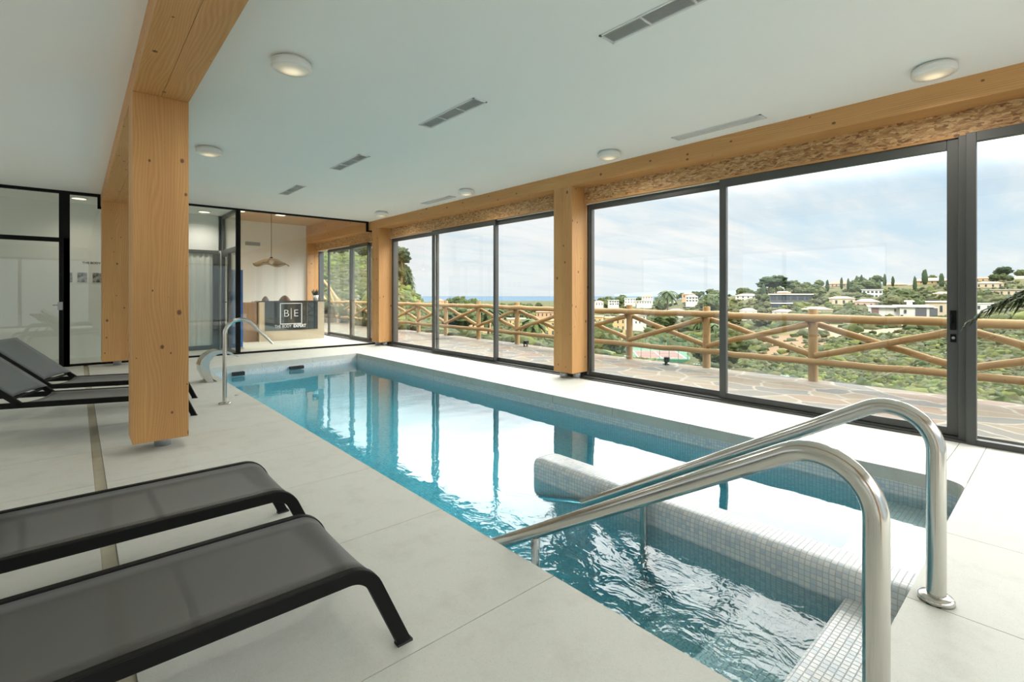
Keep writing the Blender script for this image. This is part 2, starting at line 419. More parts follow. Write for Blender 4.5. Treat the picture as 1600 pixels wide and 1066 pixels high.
def mk_photo():
    m, nt, b = newmat('monochrome_print'); g = G(nt)
    g.link(g.ramp(g.noise(g.obj(), 14, 3, .6), [(.38,(.03,.03,.03)),(.6,(.45,.45,.44))]), b.inputs['Base Color']); return m
M['photo'] = mk_photo()
def mk_rattan():
    m, nt, b = newmat('woven_rattan'); g = G(nt); p = g.obj(); out = nt.nodes['Material Output']
    w1 = g.n('ShaderNodeTexWave', {'Vector':p,'Scale':24.,'Distortion':3.}, bands_direction='X').outputs[1]
    w2 = g.n('ShaderNodeTexWave', {'Vector':p,'Scale':24.,'Distortion':3.}, bands_direction='Y').outputs[1]
    f = g.math('MAXIMUM', w1, w2)
    g.link(g.mix(f, (.12,.07,.03), (.42,.28,.13)), b.inputs['Base Color']); b.inputs['Roughness'].default_value = .7
    a = g.ramp(f, [(.35,(.35,.35,.35)),(.55,(1,1,1))])
    g.link(g.n('ShaderNodeMixShader', {0:a,1:g.n('ShaderNodeBsdfTransparent').outputs[0],2:b.outputs[0]}).outputs[0], out.inputs[0]); return m
M['rattan'] = mk_rattan()
M['curtain'] = plain('pale_curtain', (.74,.74,.68), .8, var=.03)

# ------------------------------------------------------------------ room dimensions
HC = 2.873            # ceiling
BZ = 2.69             # underside of timber beams
Y0, Y1 = -2.2, 10.87  # front wall, glass partition
XL = -4.2             # left wall
BX0, BX1 = 5.136, 5.49
LX0, LX1 = .306, .656
COLY = [(-1.26,-.91), (4.56,4.91), (10.38,10.73)]
PL, PR, PN = 1.52, 4.21, .43
def pend(x): return 9.13 + (x-PL)*(9.45-9.13)/(PR-PL)

# floor slabs ------------------------------------------------------
fl = MB(); gp = .002
def slab(pts, z0=-.09, z1=0.):
    cx = sum(p[0] for p in pts)/len(pts); cy = sum(p[1] for p in pts)/len(pts)
    q = [(p[0]+(gp if p[0] < cx else -gp), p[1]+(gp if p[1] < cy else -gp)) for p in pts]
    fl.prism(q, z0, z1)
def rect(x0, y0, x1, y1): return [(x0,y0),(x1,y0),(x1,y1),(x0,y1)]
ycut = [Y0,-1.1,-.28,.585,1.45,2.315,3.18,4.045,4.91,5.775,6.64,7.505,8.37]
yc2 = ycut + [9.13, 10.05, Y1]
for a, b in zip(yc2[:-1], yc2[1:]):
    slab(rect(XL,a,-2.0,b)); slab(rect(-2.0,a,.085,b))
for a, b in zip(ycut[:-1], ycut[1:]):
    if b <= PN: continue
    slab(rect(.14, max(a,PN) if a > 0 else PN, PL, b))
    slab(rect(PR, max(a,PN) if a > 0 else PN, 5.33, b))
slab(rect(.14,8.37,PL,9.13)); slab([(PR,8.37),(5.33,8.37),(5.33,9.58),(PR,9.45)])
slab(rect(.14,9.13,PL,10.05)); slab(rect(.14,10.05,PL,Y1))
for a, b in ((PL,2.4),(2.4,3.3),(3.3,PR)): slab([(a,pend(a)),(b,pend(b)),(b,Y1),(a,Y1)])
slab([(PR,9.45),(5.33,9.58),(5.33,Y1),(PR,Y1)])
for a, b in zip([.14,.8,1.64,2.46,3.27,4.21], [.8,1.64,2.46,3.27,4.21,5.33]):
    slab(rect(a,-.42,b,PN)); slab(rect(a,Y0,b,-.42))
# rounded inner corner of the coping by the steps
arc = [(PR-.13+.13*math.sin(t*PI/16), PN+.13-.13*math.cos(t*PI/16)) for t in range(9)]
fl.prism([(PR+.001,PN-.001)] + [(p[0]+.0,p[1]) for p in arc][::-1], -.09, 0.)
# joint filler and drain channel
for r in (rect(XL,Y0,.085,Y1), rect(.14,Y0,PL-.012,Y1), rect(PR+.012,Y0,5.33,Y1), rect(PL-.02,Y0,PR+.02,PN-.012)):
    fl.prism(r, -.12, -.006, 1)
fl.prism([(PL-.02,pend(PL)+.012),(PR+.02,pend(PR)+.012),(PR+.02,Y1),(PL-.02,Y1)], -.12, -.006, 1)
fl.box(.07,Y0,-.12,.155,Y1,-.014, 2)
fl.box(XL,Y1,-.12,5.33,15.35,0., 0)
struct(fl.build('floor', [M['floor'],M['grout'],M['drain']]), 'pale concrete pool deck slabs with thin joints and a drain channel')

# pool -------------------------------------------------------------
PB = -1.05
pw = MB()
pw.box(PL-.15,PN-.15,PB-.1,PL+.004,9.3,-.09); pw.box(PR-.004,PN-.15,PB-.1,PR+.15,9.6,-.09)
pw.box(PL-.15,PN-.15,PB-.1,PR+.15,PN+.004,-.09)
e0, e1 = pend(PL)-.004, pend(PR)-.004
pw.prism([(PL-.1,e0-.012),(PR+.1,e1+.012),(PR+.1,e1+.15),(PL-.1,e0+.15)], PB-.1, -.09)
pw.prism([(PL-.1,PN-.1),(PR+.1,PN-.1),(PR+.1,9.6),(PL-.1,9.3)], PB-.1, PB)
pw.prism([(PR+.001,PN-.001)] + arc[::-1], PB, -.09)
basin = struct(pw.build('pool_basin', M['mosaic']), 'long swimming pool lined with pale blue mosaic')
dv = MB(); r = .055; x0, x1, zt = 2.558, 2.80, -.028
prof = [(x0,PB)] + [(x0+r-r*math.cos(k*PI/12), zt-r+r*math.sin(k*PI/12)) for k in range(7)] + [(x1-r+r*math.sin(k*PI/12), zt-r+r*math.cos(k*PI/12)) for k in range(7)] + [(x1,PB)]
nP = len(prof); rows = []
yend, rt = 2.70, .11
for i, yy in enumerate([PN-.02] + [.43+.25*j for j in range(1,9)] + [yend-rt]): rows.append([(p[0],yy,p[1]) for p in prof])
xm = (x0+x1)/2
for k in range(1, 8):
    a = k*PI/16; yy = yend-rt+rt*math.sin(a); s_ = .45+.55*math.cos(a)
    rows.append([(xm+(p[0]-xm)*s_, yy, zt+(p[1]-zt)*1.0 - (.05*(1-math.cos(a)) if p[1] > -.2 else 0)) for p in prof])
vs = [v for rw in rows for v in rw]; fs = []; uvs = []
acc = [0]
for i in range(1, nP): acc.append(acc[-1] + math.hypot(prof[i][0]-prof[i-1][0], prof[i][1]-prof[i-1][1]))
for i in range(len(rows)-1):
    for k in range(nP-1):
        fs.append((i*nP+k, i*nP+k+1, (i+1)*nP+k+1, (i+1)*nP+k))
        ya, yb = rows[i][0][1], rows[i+1][0][1]
        if i >= len(rows)-8: yb = ya+.035
        uvs.append([(ya,acc[k]),(ya,acc[k+1]),(yb,acc[k+1]),(yb,acc[k])])
dv.add(vs, fs, 0, uvs, True); dv.add(rows[-1], [tuple(range(nP))])
dw = struct(dv.build('pool_divider', M['mosaic'], basin), 'rounded mosaic divider ridge')
lg = MB(); lg.box(PL,PN,PB,x0+.01,.665,-.145); lg.box(x1-.01,PN,PB,PR,.86,-.33)
struct(lg.build('pool_ledge', M['mosaic'], basin, bevel=.02), 'mosaic ledge')
stp = MB()
for i, (ya, yb, zz) in enumerate(((.66,1.05,-.45),(1.05,1.4,-.68),(1.4,1.75,-.9))): stp.box(PL,ya,PB,x0,yb,zz)
struct(stp.build('pool_steps', M['mosaic'], basin, bevel=.01), 'mosaic pool steps')
sk = MB(); sk.box(1.92,9.10,-.165,2.10,9.30,-.105); sk.box(2.86,9.22,-.165,3.10,9.40,-.115)
for x in (1.92, 2.86): pass
struct(sk.build('skimmer_mouth', M['rubber'], basin), 'dark skimmer slot')
wt = MB(); WZ = -.18
wp = [(PL-.05,PN-.05),(PR+.05,PN-.05),(PR+.05,pend(PR)+.05),(PL-.05,pend(PL)+.05)]   # runs into the tiled walls
wt.prism(wp, PB-.05, WZ)
struct(wt.build('pool_water', M['water']), 'clear turquoise pool water')

# shell -------------------------------------------------------------
c = MB(); c.box(XL-.2,Y0-.2,HC,LX0,Y1+.02,3.25); c.box(LX1,Y0-.2,HC,BX0,Y1+.02,3.25); c.box(XL-.2,Y1+.02,HC,2.37,12.5,3.25)
struct(c.build('ceiling', M['ceiling']), 'white ceiling of the pool room')
c = MB(); c.box(2.2,Y1+.02,3.21,5.2,15.5,3.3)
struct(c.build('ceiling', M['pinedark'], grain=1), 'timber ceiling of the reception room')
c = MB(); c.box(XL-.4,Y0-.4,3.3,5.75,15.8,3.55); struct(c.build('roof_slab', M['wall']))
def beam(name, x0_, x1_, y0_, y1_, z0_, z1_, lab):
    b_ = MB(); xm_ = (x0_+x1_)/2
    b_.box(x0_,y0_,z0_,xm_-.0008,y1_,z1_); b_.box(xm_+.0008,y0_,z0_,x1_,y1_,z1_)
    return struct(b_.build(name, M['pine'], grain=1, bevel=.003), lab)
beam('timber_beam', LX0, LX1, Y0, Y1+.5, BZ, HC+.2, 'pine beam along the lounger side of the ceiling')
beam('timber_beam', BX0, BX1, Y0, 15.2, BZ, 3.22, 'pine beam above the window wall')
def column(x0_, x1_, y0_, y1_, lab, feet):
    e = bpy.data.objects.new('timber_column', None); COL.objects.link(e); e.location = ((x0_+x1_)/2,(y0_+y1_)/2,0); e['kind'] = 'structure'; e['label'] = lab
    w = (x1_-x0_)/2; d = (y1_-y0_)/2
    b_ = MB(); b_.box(-w,-d,.085,w,.012,BZ); b_.box(-w,.0135,.085,w,d,BZ)
    b_.build('timber_post', M['pine'], e, grain=2, bevel=.003)
    f_ = MB()
    for fx, fy in feet:
        f_.lathe([(.0,.09),(.055,.09),(.055,.0),(0,0)], (fx,fy,0), 20)
    f_.box(-.1,-.1,.078,.1,.1,.0855)
    f_.build('steel_foot', M['foot'], e)
    return e
for i, (a, b) in enumerate(COLY):
    column(LX0, LX1, a, b, ['pine column behind the photographer','large pine column beside the nearest loungers','pine column in front of the dark framed glass door'][i], [(.03,.03)])
    column(BX0, BX1, a, b, ['pine column past the window door','pine column in the middle of the window wall','pine column at the corner by the reception glass'][i], [(-.09,.06),(.02,-.09)])
column(BX0, BX1, 15.0, 15.35, 'pine column inside the reception', [(0,0)])
w = MB(); w.box(XL,15.1,0,BX1+.1,15.3,3.3); struct(w.build('wall_back', M['wall']), 'white back wall of the reception')
w = MB(); w.box(XL,12.2,0,1.55,12.4,HC); w.box(1.55,12.2,2.12,2.37,12.4,HC); w.box(2.3,12.2,0,2.37,15.1,3.21); struct(w.build('wall_corridor', M['wall']), 'white corridor wall behind the glass')
w = MB(); w.box(XL-.2,10.2,0,XL,12.4,HC); w.box(XL-.2,Y0-.2,0,XL,-1.8,HC); w.box(XL-.2,3.0,2.45,XL,10.2,HC); w.box(XL-.2,-1.8,0,XL,3.0,HC); struct(w.build('wall_left', M['wall']))
w = MB(); w.box(XL-.2,Y0-.2,0,-3.6,Y0,3.25); w.box(4.9,Y0-.2,0,5.6,Y0,3.25); w.box(-3.6,Y0-.2,2.45,4.9,Y0,3.25); struct(w.build('wall_front', M['wall']))

# windows along x ---------------------------------------------------
def frame_y(mb, x0_, x1_, ya, yb, za, zb, st, top, bot):
    mb.box(x0_,ya,za,x1_,ya+st,zb); mb.box(x0_,yb-st,za,x1_,yb,zb)
    mb.box(x0_,ya+st,zb-top,x1_,yb-st,zb); mb.box(x0_,ya+st,za,x1_,yb-st,za+bot)
wn = [0]
def window(x, ya, yb, lab, za=.035, zb=2.47, st=.055, top=.085, bot=.06, hw=.022):
    wn[0] += 1
    e = bpy.data.objects.new('window_%d' % wn[0], None); COL.objects.link(e); e.location = (x,(ya+yb)/2,0); e['kind'] = 'structure'; e['label'] = lab
    h = (yb-ya)/2
    f_ = MB(); frame_y(f_, -hw, hw, -h, h, za, zb, st, top, bot); f_.build('window_frame', M['alu'], e, bevel=.003)
    g_ = MB(); g_.box(-.004,-h+st-.005,za+bot-.005,.004,h-st+.005,zb-top+.005); g_.build('glass_pane', M['glass'], e)
    return e
window(5.335, -.92, .548, 'fixed glazed panel at the right end of the window wall', .0, 2.475, .06, .075, .045, .03)
door = window(5.415, .60, 2.60, 'wide sliding glass door with a black lock', st=.075)
window(5.475, 2.55, 4.53, 'fixed glass panel beside the middle pine column')
window(5.475, 4.93, 6.63, 'fixed glass panel on the far side of the middle pine column')
window(5.415, 6.54, 8.56, 'middle glass panel between the two pine columns')
window(5.475, 8.45, 10.36, 'glass panel beside the corner pine column', st=.07)
window(5.475, 10.75, 11.55, 'narrow glass panel of the reception'); window(5.42, 11.50, 12.60, 'middle glass panel of the reception'); window(5.475, 12.5, 14.25, 'far glass panel of the reception with dark frame', st=.07)
p_ = MB(); p_.box(5.352,.5485,0,5.47,.5995,2.475)
struct(p_.build('trim_1', M['alu'], bevel=.003), 'door frame post')
# door lock parts (door origin at its centre, x 5.415)
l_ = MB(); l_.box(-.034,-.985,.90,-.02,-.945,1.06); l_.box(-.05,-.965,.95,-.03,-.950,1.02); l_.build('door_handle', M['black'], door, bevel=.004); 
l_ = MB(); l_.box(-.03,-.985,.80,-.021,-.948,.865); l_.tube([(-.029,-.967,.835),(-.036,-.967,.835)], .011, 12, 1); l_.build('lock_plate', [M['black'],M['foot']], door)
# tracks, heads and osb
n_ = 2
for ya, yb in ((Y0,4.56),(4.91,10.38),(10.73,15.0)):
    t_ = MB(); t_.box(5.312,ya,-.1,5.36,yb,.012); t_.box(5.36,ya,-.1,5.54,yb,.03); t_.box(5.445,ya,.03,5.452,yb,.05)
    struct(t_.build('trim_%d' % n_, M['alu']), 'dark sliding track'); n_ += 1
    t_ = MB(); t_.box(5.395,ya,2.488,5.43,yb,BZ); struct(t_.build('trim_%d' % n_, M['osb'], grain=1), 'strand board fascia above the windows'); n_ += 1
    t_ = MB(); t_.box(5.37,ya,2.470,5.55,yb,2.488); struct(t_.build('trim_%d' % n_, M['pine'], grain=1), 'pale timber edge strip'); n_ += 1
    t_ = MB(); t_.box(5.43,ya,2.46,5.62,yb,3.3); struct(t_.build('wall_right', M['wall']), 'wall above the windows')
for a, b in COLY + [(15.0,15.35)]:
    t_ = MB(); t_.box(BX1-.03,a,0,5.62,b,3.3); struct(t_.build('wall_right', M['alu']))

for k in range(4):      # unseen glazing added behind the camera to lift the near deck
    xa = -3.6+k*2.125; xb_ = xa+2.125; ye = Y0-.1
    e = bpy.data.objects.new('window_%d' % (10+k), None); COL.objects.link(e); e['kind'] = 'structure'
    f_ = MB(); f_.box(xa,ye-.025,0,xa+.05,ye+.025,2.45); f_.box(xb_-.05,ye-.025,0,xb_,ye+.025,2.45); f_.box(xa+.05,ye-.025,2.38,xb_-.05,ye+.025,2.45); f_.box(xa+.05,ye-.025,0,xb_-.05,ye+.025,.07)
    f_.build('window_frame', M['alu'], e); g_ = MB(); g_.box(xa+.05,ye-.004,.07,xb_-.05,ye+.004,2.38); g_.build('glass_pane', M['glass'], e)
for k in range(2, 5):      # unseen side wall glazing added to fill the left of the room
    ya = 3.0+(k-2)*2.4; yb_ = ya+2.4; xe = XL-.1
    e = bpy.data.objects.new('window_%d' % (14+k), None); COL.objects.link(e); e['kind'] = 'structure'
    f_ = MB(); frame_y(f_, xe-.025, xe+.025, ya, yb_, 0, 2.45, .05, .07, .07); f_.build('window_frame', M['alu'], e)
    g_ = MB(); g_.box(xe-.004,ya+.05,.07,xe+.004,yb_-.05,2.38); g_.build('glass_pane', M['glass'], e)
# glass partition at y = Y1 ------------------------------------------
def part_frame(nm, lab, bars, panes, mat=None):
    e = bpy.data.objects.new(nm, None); COL.objects.link(e); e['kind'] = 'structure'; e['label'] = lab
    b_ = MB()
    for q in bars: b_.box(*q)
    b_.build('partition_frame', mat or M['black'], e, bevel=.002)
    for q in panes: g_ = MB(); g_.box(*q); g_.build('glass_pane', M['pglass'], e)
    return e
A, B = Y1-.03, Y1+.03
wn_ = part_frame('door_1', 'dark framed glass door and side light left of the far pine column',
  [(XL,A,2.825,LX0-.04,B,HC), (-.218,A,0,-.085,B,2.83), (XL,A,2.035,-.218,B,2.105), (-.16,A,0,-.085,B,2.1), (-1.2,A,0,-1.1,B,2.05), (-.085,A,0,LX0,B,.035), (LX0-.045,A,2.63,LX0-.005,B,HC), (LX0-.045,A,2.63,LX1+.04,B,2.668), (LX1+.0,A,2.63,LX1+.04,B,HC), (-1.12,A-.005,0,-.16,B-.03,.05)],
  [(-.09,Y1-.006,.03,LX0-.0,Y1+.006,2.83), (-1.1,Y1-.006,2.1,-.2,Y1+.006,2.83), (-1.1,Y1-.012,.04,-.165,Y1,2.04), (XL,Y1-.006,.03,-1.2,Y1+.006,2.83)])
lk = MB(); lk.box(-.235,Y1-.045,.93,-.17,Y1-.012,1.06); lk.box(-.29,Y1-.075,1.0,-.2,Y1-.06,1.02); lk.build('door_handle', M['foot'], wn_, bevel=.004)
part_frame('window_20', 'floor to ceiling glass partition in front of the reception',
  [(LX1+.04,A,2.838,5.10,B,HC), (LX0,A,0,2.345,B,.03), (2.345,A,0,2.425,B,2.84), (2.425,A,0,5.32,B,.035), (5.065,A,2.64,5.105,B,HC), (5.065,A,2.64,5.35,B,2.672)],
  [(LX0,Y1-.006,.03,2.35,Y1+.006,2.84), (2.42,Y1-.006,.03,3.718,Y1+.006,2.84), (3.722,Y1-.006,.03,5.40,Y1+.006,2.66), (3.722,Y1-.006,2.66,5.07,Y1+.006,2.84)])
r_ = part_frame('door_2', 'framed glass door of the side partition into the reception',
  [(2.35,Y1+.03,2.80,2.41,12.2,HC), (2.35,12.1,0,2.41,12.2,HC), (2.35,Y1+.03,2.03,2.41,12.15,2.13), (2.35,11.55,0,2.41,11.64,2.05), (2.35,11.64,0,2.41,12.1,.08), (2.35,Y1+.03,0,2.41,11.55,.05), (2.35,11.64,1.98,2.41,12.1,2.04)],
  [(2.375,Y1+.03,2.13,2.385,12.1,2.80), (2.375,Y1+.03,.05,2.385,11.55,2.03), (2.375,11.64,.08,2.385,12.1,2.0)], M['alu'])
h_ = MB(); h_.tube(fillet([(2.35,11.70,1.02),(2.29,11.70,1.02),(2.29,11.84,1.02)], .02), .011, 8); h_.lathe([(.0,.01),(.03,.01),(.03,0),(0,0)], (2.345,11.70,1.01), 16); h_.build('door_handle', M['black'], r_)
d3 = part_frame('door_3', 'pale glazed corridor door behind the glass partition',
  [(.9,12.15,2.045,2.30,12.2,2.12), (2.19,12.15,0,2.30,12.2,2.05), (1.0,12.15,0,1.10,12.2,2.05), (1.1,12.15,0,2.19,12.2,.09)], [], M['alu'])
cu = MB(); pts = [(1.1+i*.015, 12.19+.012*math.sin(i*.9)) for i in range(73)]
cu.prism(pts + [(2.19,12.215),(1.1,12.215)], .09, 2.05); cu.build('door_panel', M['curtain'], d3)

# ceiling lights -----------------------------------------------------
def ceiling_light(first=None):
    t = thing('ceiling_light', '', 'ceiling light', (0,0,HC), 0, 'round ceiling lights')
    b_ = MB(); b_.lathe([(.0,0),(.105,0),(.125,-.02),(.13,-.028),(.135,-.06),(.128,-.072),(.112,-.072)], seg=40); hs_ = b_.build('housing', M['white'], t)
    d_ = MB(); d_.lathe([(.113,-.070),(.09,-.080),(.05,-.086),(.0,-.088)], seg=40); d_.build('diffuser', M['lampglass'], t)
    rl = MB(); rl.lathe([(.128,-.022),(.1335,-.022),(.1335,-.027),(.128,-.027)], seg=40); rl.build('trim_ring', M['grille'], hs_)
    return t
CL = ceiling_light()
spots = [((1.155,3.69), 'round white ceiling light nearest to the large pine column'), ((1.14,6.55), 'round white ceiling light seen just right of the large pine column'),
 ((4.71,.66), 'round white ceiling light above the sliding door end of the window beam'), ((4.71,3.60), 'round white ceiling light before the middle column along the window beam'),
 ((4.71,6.45), 'round white ceiling light past the middle column along the window beam'), ((4.69,9.36), 'round white ceiling light in the corner by the reception glass')]
for i, ((x, y), lab) in enumerate(spots):
    if i == 0: CL.location = (x,y,HC); CL['label'] = lab
    else: dup(CL, (x,y,HC), 0, lab)
# ceiling grilles
def grille(L, W, dark, lab, loc, grp):
    t = thing('ceiling_vent', lab, 'vent', loc, 0, grp)
    f_ = MB(); b_ = .016
    f_.box(-W/2,-L/2,-.008,-W/2+b_,L/2,.002); f_.box(W/2-b_,-L/2,-.008,W/2,L/2,.002)
    f_.box(-W/2,-L/2,-.008,W/2,-L/2+b_,.002); f_.box(-W/2,L/2-b_,-.008,W/2,L/2,.002)
    for k in (-1,1): f_.box(-W/2,k*L/6-.006,-.007,W/2,k*L/6+.006,.0)
    vf_ = f_.build('vent_frame', M['grille'], t)
    s_ = MB()
    for i in range(7):
        x = -W/2+b_+(i+.5)*(W-2*b_)/7
        dx = .008
        s_.add([(x-dx,-L/2+.01,-.003 if dark else -.006),(x-dx+.0025,-L/2+.01,-.003 if dark else -.006),(x+dx,-L/2+.01,.0015),(x+dx-.0025,-L/2+.01,.0015),(x-dx,L/2-.01,-.003 if dark else -.006),(x-dx+.0025,L/2-.01,-.003 if dark else -.006),(x+dx,L/2-.01,.0015),(x+dx-.0025,L/2-.01,.0015)],
               [(0,1,2,3),(7,6,5,4),(0,4,5,1),(1,5,6,2),(2,6,7,3),(3,7,4,0)])
    s_.build('slats', M['grille'], vf_)
    zb_ = .0005 if dark else -.0045
    k_ = MB(); k_.box(-W/2+.01,-L/2+.01,zb_,W/2-.01,L/2-.01,.0025); k_.build('vent_back', M['grilleback'] if dark else M['grille'], t)
    return t
for y, lab in ((1.57,'slotted ceiling vent at the top edge, nearest of the dark vents in line'), (3.82,'slotted dark ceiling vent second in line over the pool'), (6.10,'slotted dark ceiling vent third in line over the pool'), (8.34,'slotted dark ceiling vent farthest in line, near the reception glass')):
    grille(.90, .15, True, lab, (2.61,y,HC-.0005), 'dark slotted ceiling vents')
for y, lab in ((2.37,'pale flush ceiling vent beside the window beam, before the middle column'), (7.50,'pale flush ceiling vent beside the window beam, far end')):
    grille(.92, .15, False, lab, (4.85,y,HC-.0005), 'pale flush ceiling vents')

# handrails ----------------------------------------------------------
def handrail(x, yb, lab):
    t = thing('handrail', lab, 'handrail', (x,yb,0), 0, 'steel pool handrails')
    R = .0315; sl = math.tan(math.radians(30.2))
    top = .845
    path = fillet([(0,0,0),(0,0,top),(0,2.55,top-2.55*sl)], .15, 14)
    b_ = MB(); b_.tube(path, R, 24); rt_ = b_.build('rail_tube', M['steel'], t)
    zp = top-1.325*sl
    p_ = MB(); p_.tube([(0,1.325,zp-.02),(0,1.325,PB-.1 if False else -.9)], .0205, 16); p_.lathe([(.023,0),(.0215,.05)], (0,1.325,zp-.075), 16); p_.build('support_post', M['steel'], t)
    f_ = MB(); f_.lathe([(.0,.026),(.034,.026),(.052,.022),(.0575,.015),(.0575,0),(0,0)], seg=32); f_.build('base_flange', M['steel'], rt_)
    return t
handrail(1.625, .348, 'steel pool handrail on the lounger side, in front')
handrail(2.515, .346, 'steel pool handrail along the mosaic divider, with visible round base')

# water spout and cascade --------------------------------------------
t = thing('water_spout', 'tall curved steel water spout pole at the pool edge', 'fountain', (1.205,6.083,0))
b_ = MB(); P = [(0,0,0),(0,0,.70)]
cx, cr = .155, .155
for k in range(13):
    a = PI - k*PI*.72/12; P.append((cx+cr*math.cos(a), 0, .755+.155*math.sin(a)))
P += [(.335,0,.785),(.415,0,.70),(.485,0,.622)]
rr = [.0215]*10 + [.0215]*(len(P)-13) + [.019,.016,.013]
b_.tube(P, rr, 16); b_.build('spout_pipe', M['steel'], t)
f_ = MB(); f_.lathe([(0,.02),(.03,.02),(.06,.012),(.062,0),(0,0)], seg=28); f_.build('base_flange', M['steel'], t)
d_ = MB(); d_.lathe([(0,.006),(.022,.006),(.024,0),(0,0)], (1.41,6.484,0), 20); tag(d_.build('floor_cap', M['foot']), 'small round metal cap in the deck beside the water spout', 'floor cap')
t = thing('cascade_fountain', 'curved flat steel cascade fountain on the pool edge', 'fountain', (1.35,7.65,0))
outer = [(-.04,.0),(-.085,.08),(-.118,.16),(-.128,.24),(-.105,.31),(-.06,.37),(.01,.415),(.08,.43),(.16,.42),(.24,.385),(.337,.322)]
inner = [(.325,.318),(.22,.365),(.15,.378),(.08,.368),(.03,.335),(-.005,.285),(-.015,.23),(-.01,.16),(.012,.08),(.04,.0)]
b_ = MB(); b_.extrude_xz(outer+inner, 0, .26); b_.build('cascade_body', M['steel'], t, bevel=.004)
b_ = MB(); b_.box(-.06,-.02,0,.075,.28,.008); b_.build('base_plate', M['steel'], t, bevel=.002)

# loungers -------------------------------------------------------------
def lounger(lab, loc, rz):
    t = thing('sun_lounger', lab, 'sun lounger', loc, rz, 'dark mesh sun loungers')
    W = .27; RT_ = .0225
    railpath = fillet([(0,0,.0),(-.135,0,.295),(-1.86,0,.295),(-1.97,0,.0)], [.10,.10], 8)
    rp = [(p.x,p.z) for p in railpath]
    for sgn in (-1,1):
        b_ = MB(); ya, yb = (sgn*W, sgn*(W-.028)); ya, yb = min(ya,yb), max(ya,yb)
        b_.extrude_xz(offset_xz(rp, RT_), ya, yb); sr_ = b_.build('side_rail', M['black'], t, bevel=.003)
        g_ = MB(); g_.box(-.03,min(sgn*W,sgn*(W-.028))-.001,0,.026,max(sgn*W,sgn*(W-.028))+.001,.008); g_.build('glide_foot', M['rubber'], sr_)
    # seat sling follows the rail over the foot bend
    def sheet(path, w, sag, name, mat, th=.004, endcurve=0):
        P_ = [Vector(p) for p in path]; vs = []; n = len(P_); ny = 8; L = 0; uv = []
        for i, p in enumerate(P_):
            if i: L += (p-P_[i-1]).length
            for k in range(ny+1):
                q = k/ny*2-1
                dx = endcurve*(1-q*q)*(i == n-1)
                vs.append((p.x+dx, q*w, p.z-sag*(1-q*q)*min(1,i*.5))); uv.append((L, q*w))
        fs = [(i*(ny+1)+k, i*(ny+1)+k+1, (i+1)*(ny+1)+k+1, (i+1)*(ny+1)+k) for i in range(n-1) for k in range(ny)]
        m_ = MB(); m_.add(vs, fs, 0, [[uv[j] for j in f] for f in fs], True)
        o = m_.build(name, mat, t); s = o.modifiers.new('thick', 'SOLIDIFY'); s.thickness = th; return o
    fp = fillet([(-.085,0,.225),(-.128,0,.313),(-1.10,0,.313)], .10, 10)
    fp = list(fp[:-1]) + [Vector((-.3-.1*i,0,.313)) for i in range(9)]
    sheet(fp, W-.031, .012, 'seat_sling', M['sling'], endcurve=.03)
    for cxp in (-.21,-.60,-1.02):
        c_ = MB(); c_.tube([(cxp+.05*(1-abs(q))*(1 if cxp > -.3 else .4), q*(W-.02), .285-.030*(1-q*q)) for q in [k/8-1 for k in range(17)]], .013, 8); c_.build('crossbar', M['black'], t)
    # raised back
    a = math.radians(40); ca, sa = math.cos(a), math.sin(a)
    def bk(s_, h=0): return (-1.10-s_*ca+h*sa, .30+s_*sa+h*ca)
    for sgn in (-1,1):
        b_ = MB(); ya, yb = sorted((sgn*W, sgn*(W-.028)))
        b_.extrude_xz([bk(-.02,-.02),bk(-.02,.02),bk(.66,.02),bk(.66,-.02)], ya, yb); b_.build('back_rail', M['black'], t, bevel=.003)
    bs = [Vector((bk(.66-.045*i,.022)[0],0,bk(.66-.045*i,.022)[1])) for i in range(14)]
    sheet(bs, W-.012, .006, 'back_sling', M['slingsheen'], endcurve=-.05)
    for s_ in (.08,.6):
        c_ = MB(); x, z = bk(s_,-.01); c_.tube([(x,-W+.02,z),(x,W-.02,z)], .011, 8); c_.build('crossbar', M['black'], t)
    st = MB(); x, z = bk(.36,-.02)
    for sgn in (-1,1): st.tube([(x,sgn*(W-.04),z),(x-.12,sgn*(W-.04),.30)], .009, 8)
    st.tube([(x-.12,-W+.03,.30),(x-.12,W-.03,.30)], .009, 8); st.build('back_prop', M['black'], t)
    return t
L1 = lounger('dark mesh sun lounger nearest to the camera', (.845,1.775,0), 0)
dup(L1, (.85,2.605,0), 0, 'dark mesh sun lounger in front, between the nearest one and the large pine column')
dup(L1, (.774,5.457,0), math.radians(-21), 'dark mesh sun lounger with raised back painted with sky sheen, just beyond the large pine column')
dup(L1, (.923,6.394,0), math.radians(-21), 'dark mesh sun lounger with raised back painted with sky sheen, farthest, in front of the glass door')

# reception ------------------------------------------------------------
t = thing('reception_desk', 'pale wood reception desk with a dark glossy front panel', 'desk', (4.1,13.25,0))
b_ = MB(); b_.box(-.72,0,.0,.88,.06,.99); b_.box(.82,.06,0,.88,.75,.99); b_.box(-.72,.06,0,-.66,.75,.99); b_.box(-.66,.06,.0,.82,.40,.72); db_ = b_.build('desk_body', M['oak'], t, grain=0)
b_ = MB(); b_.box(-.74,-.01,.985,.90,.36,1.01); b_.build('counter_top', M['gloss'], t, bevel=.003)
b_ = MB(); b_.box(-.60,-.016,.26,.70,.001,.982); b_.build('front_panel', M['gloss'], db_)
b_ = MB(); b_.box(-1.0,.12,0,-.74,.75,.97); b_.build('side_cabinet', M['brown'], t, grain=2, bevel=.003)
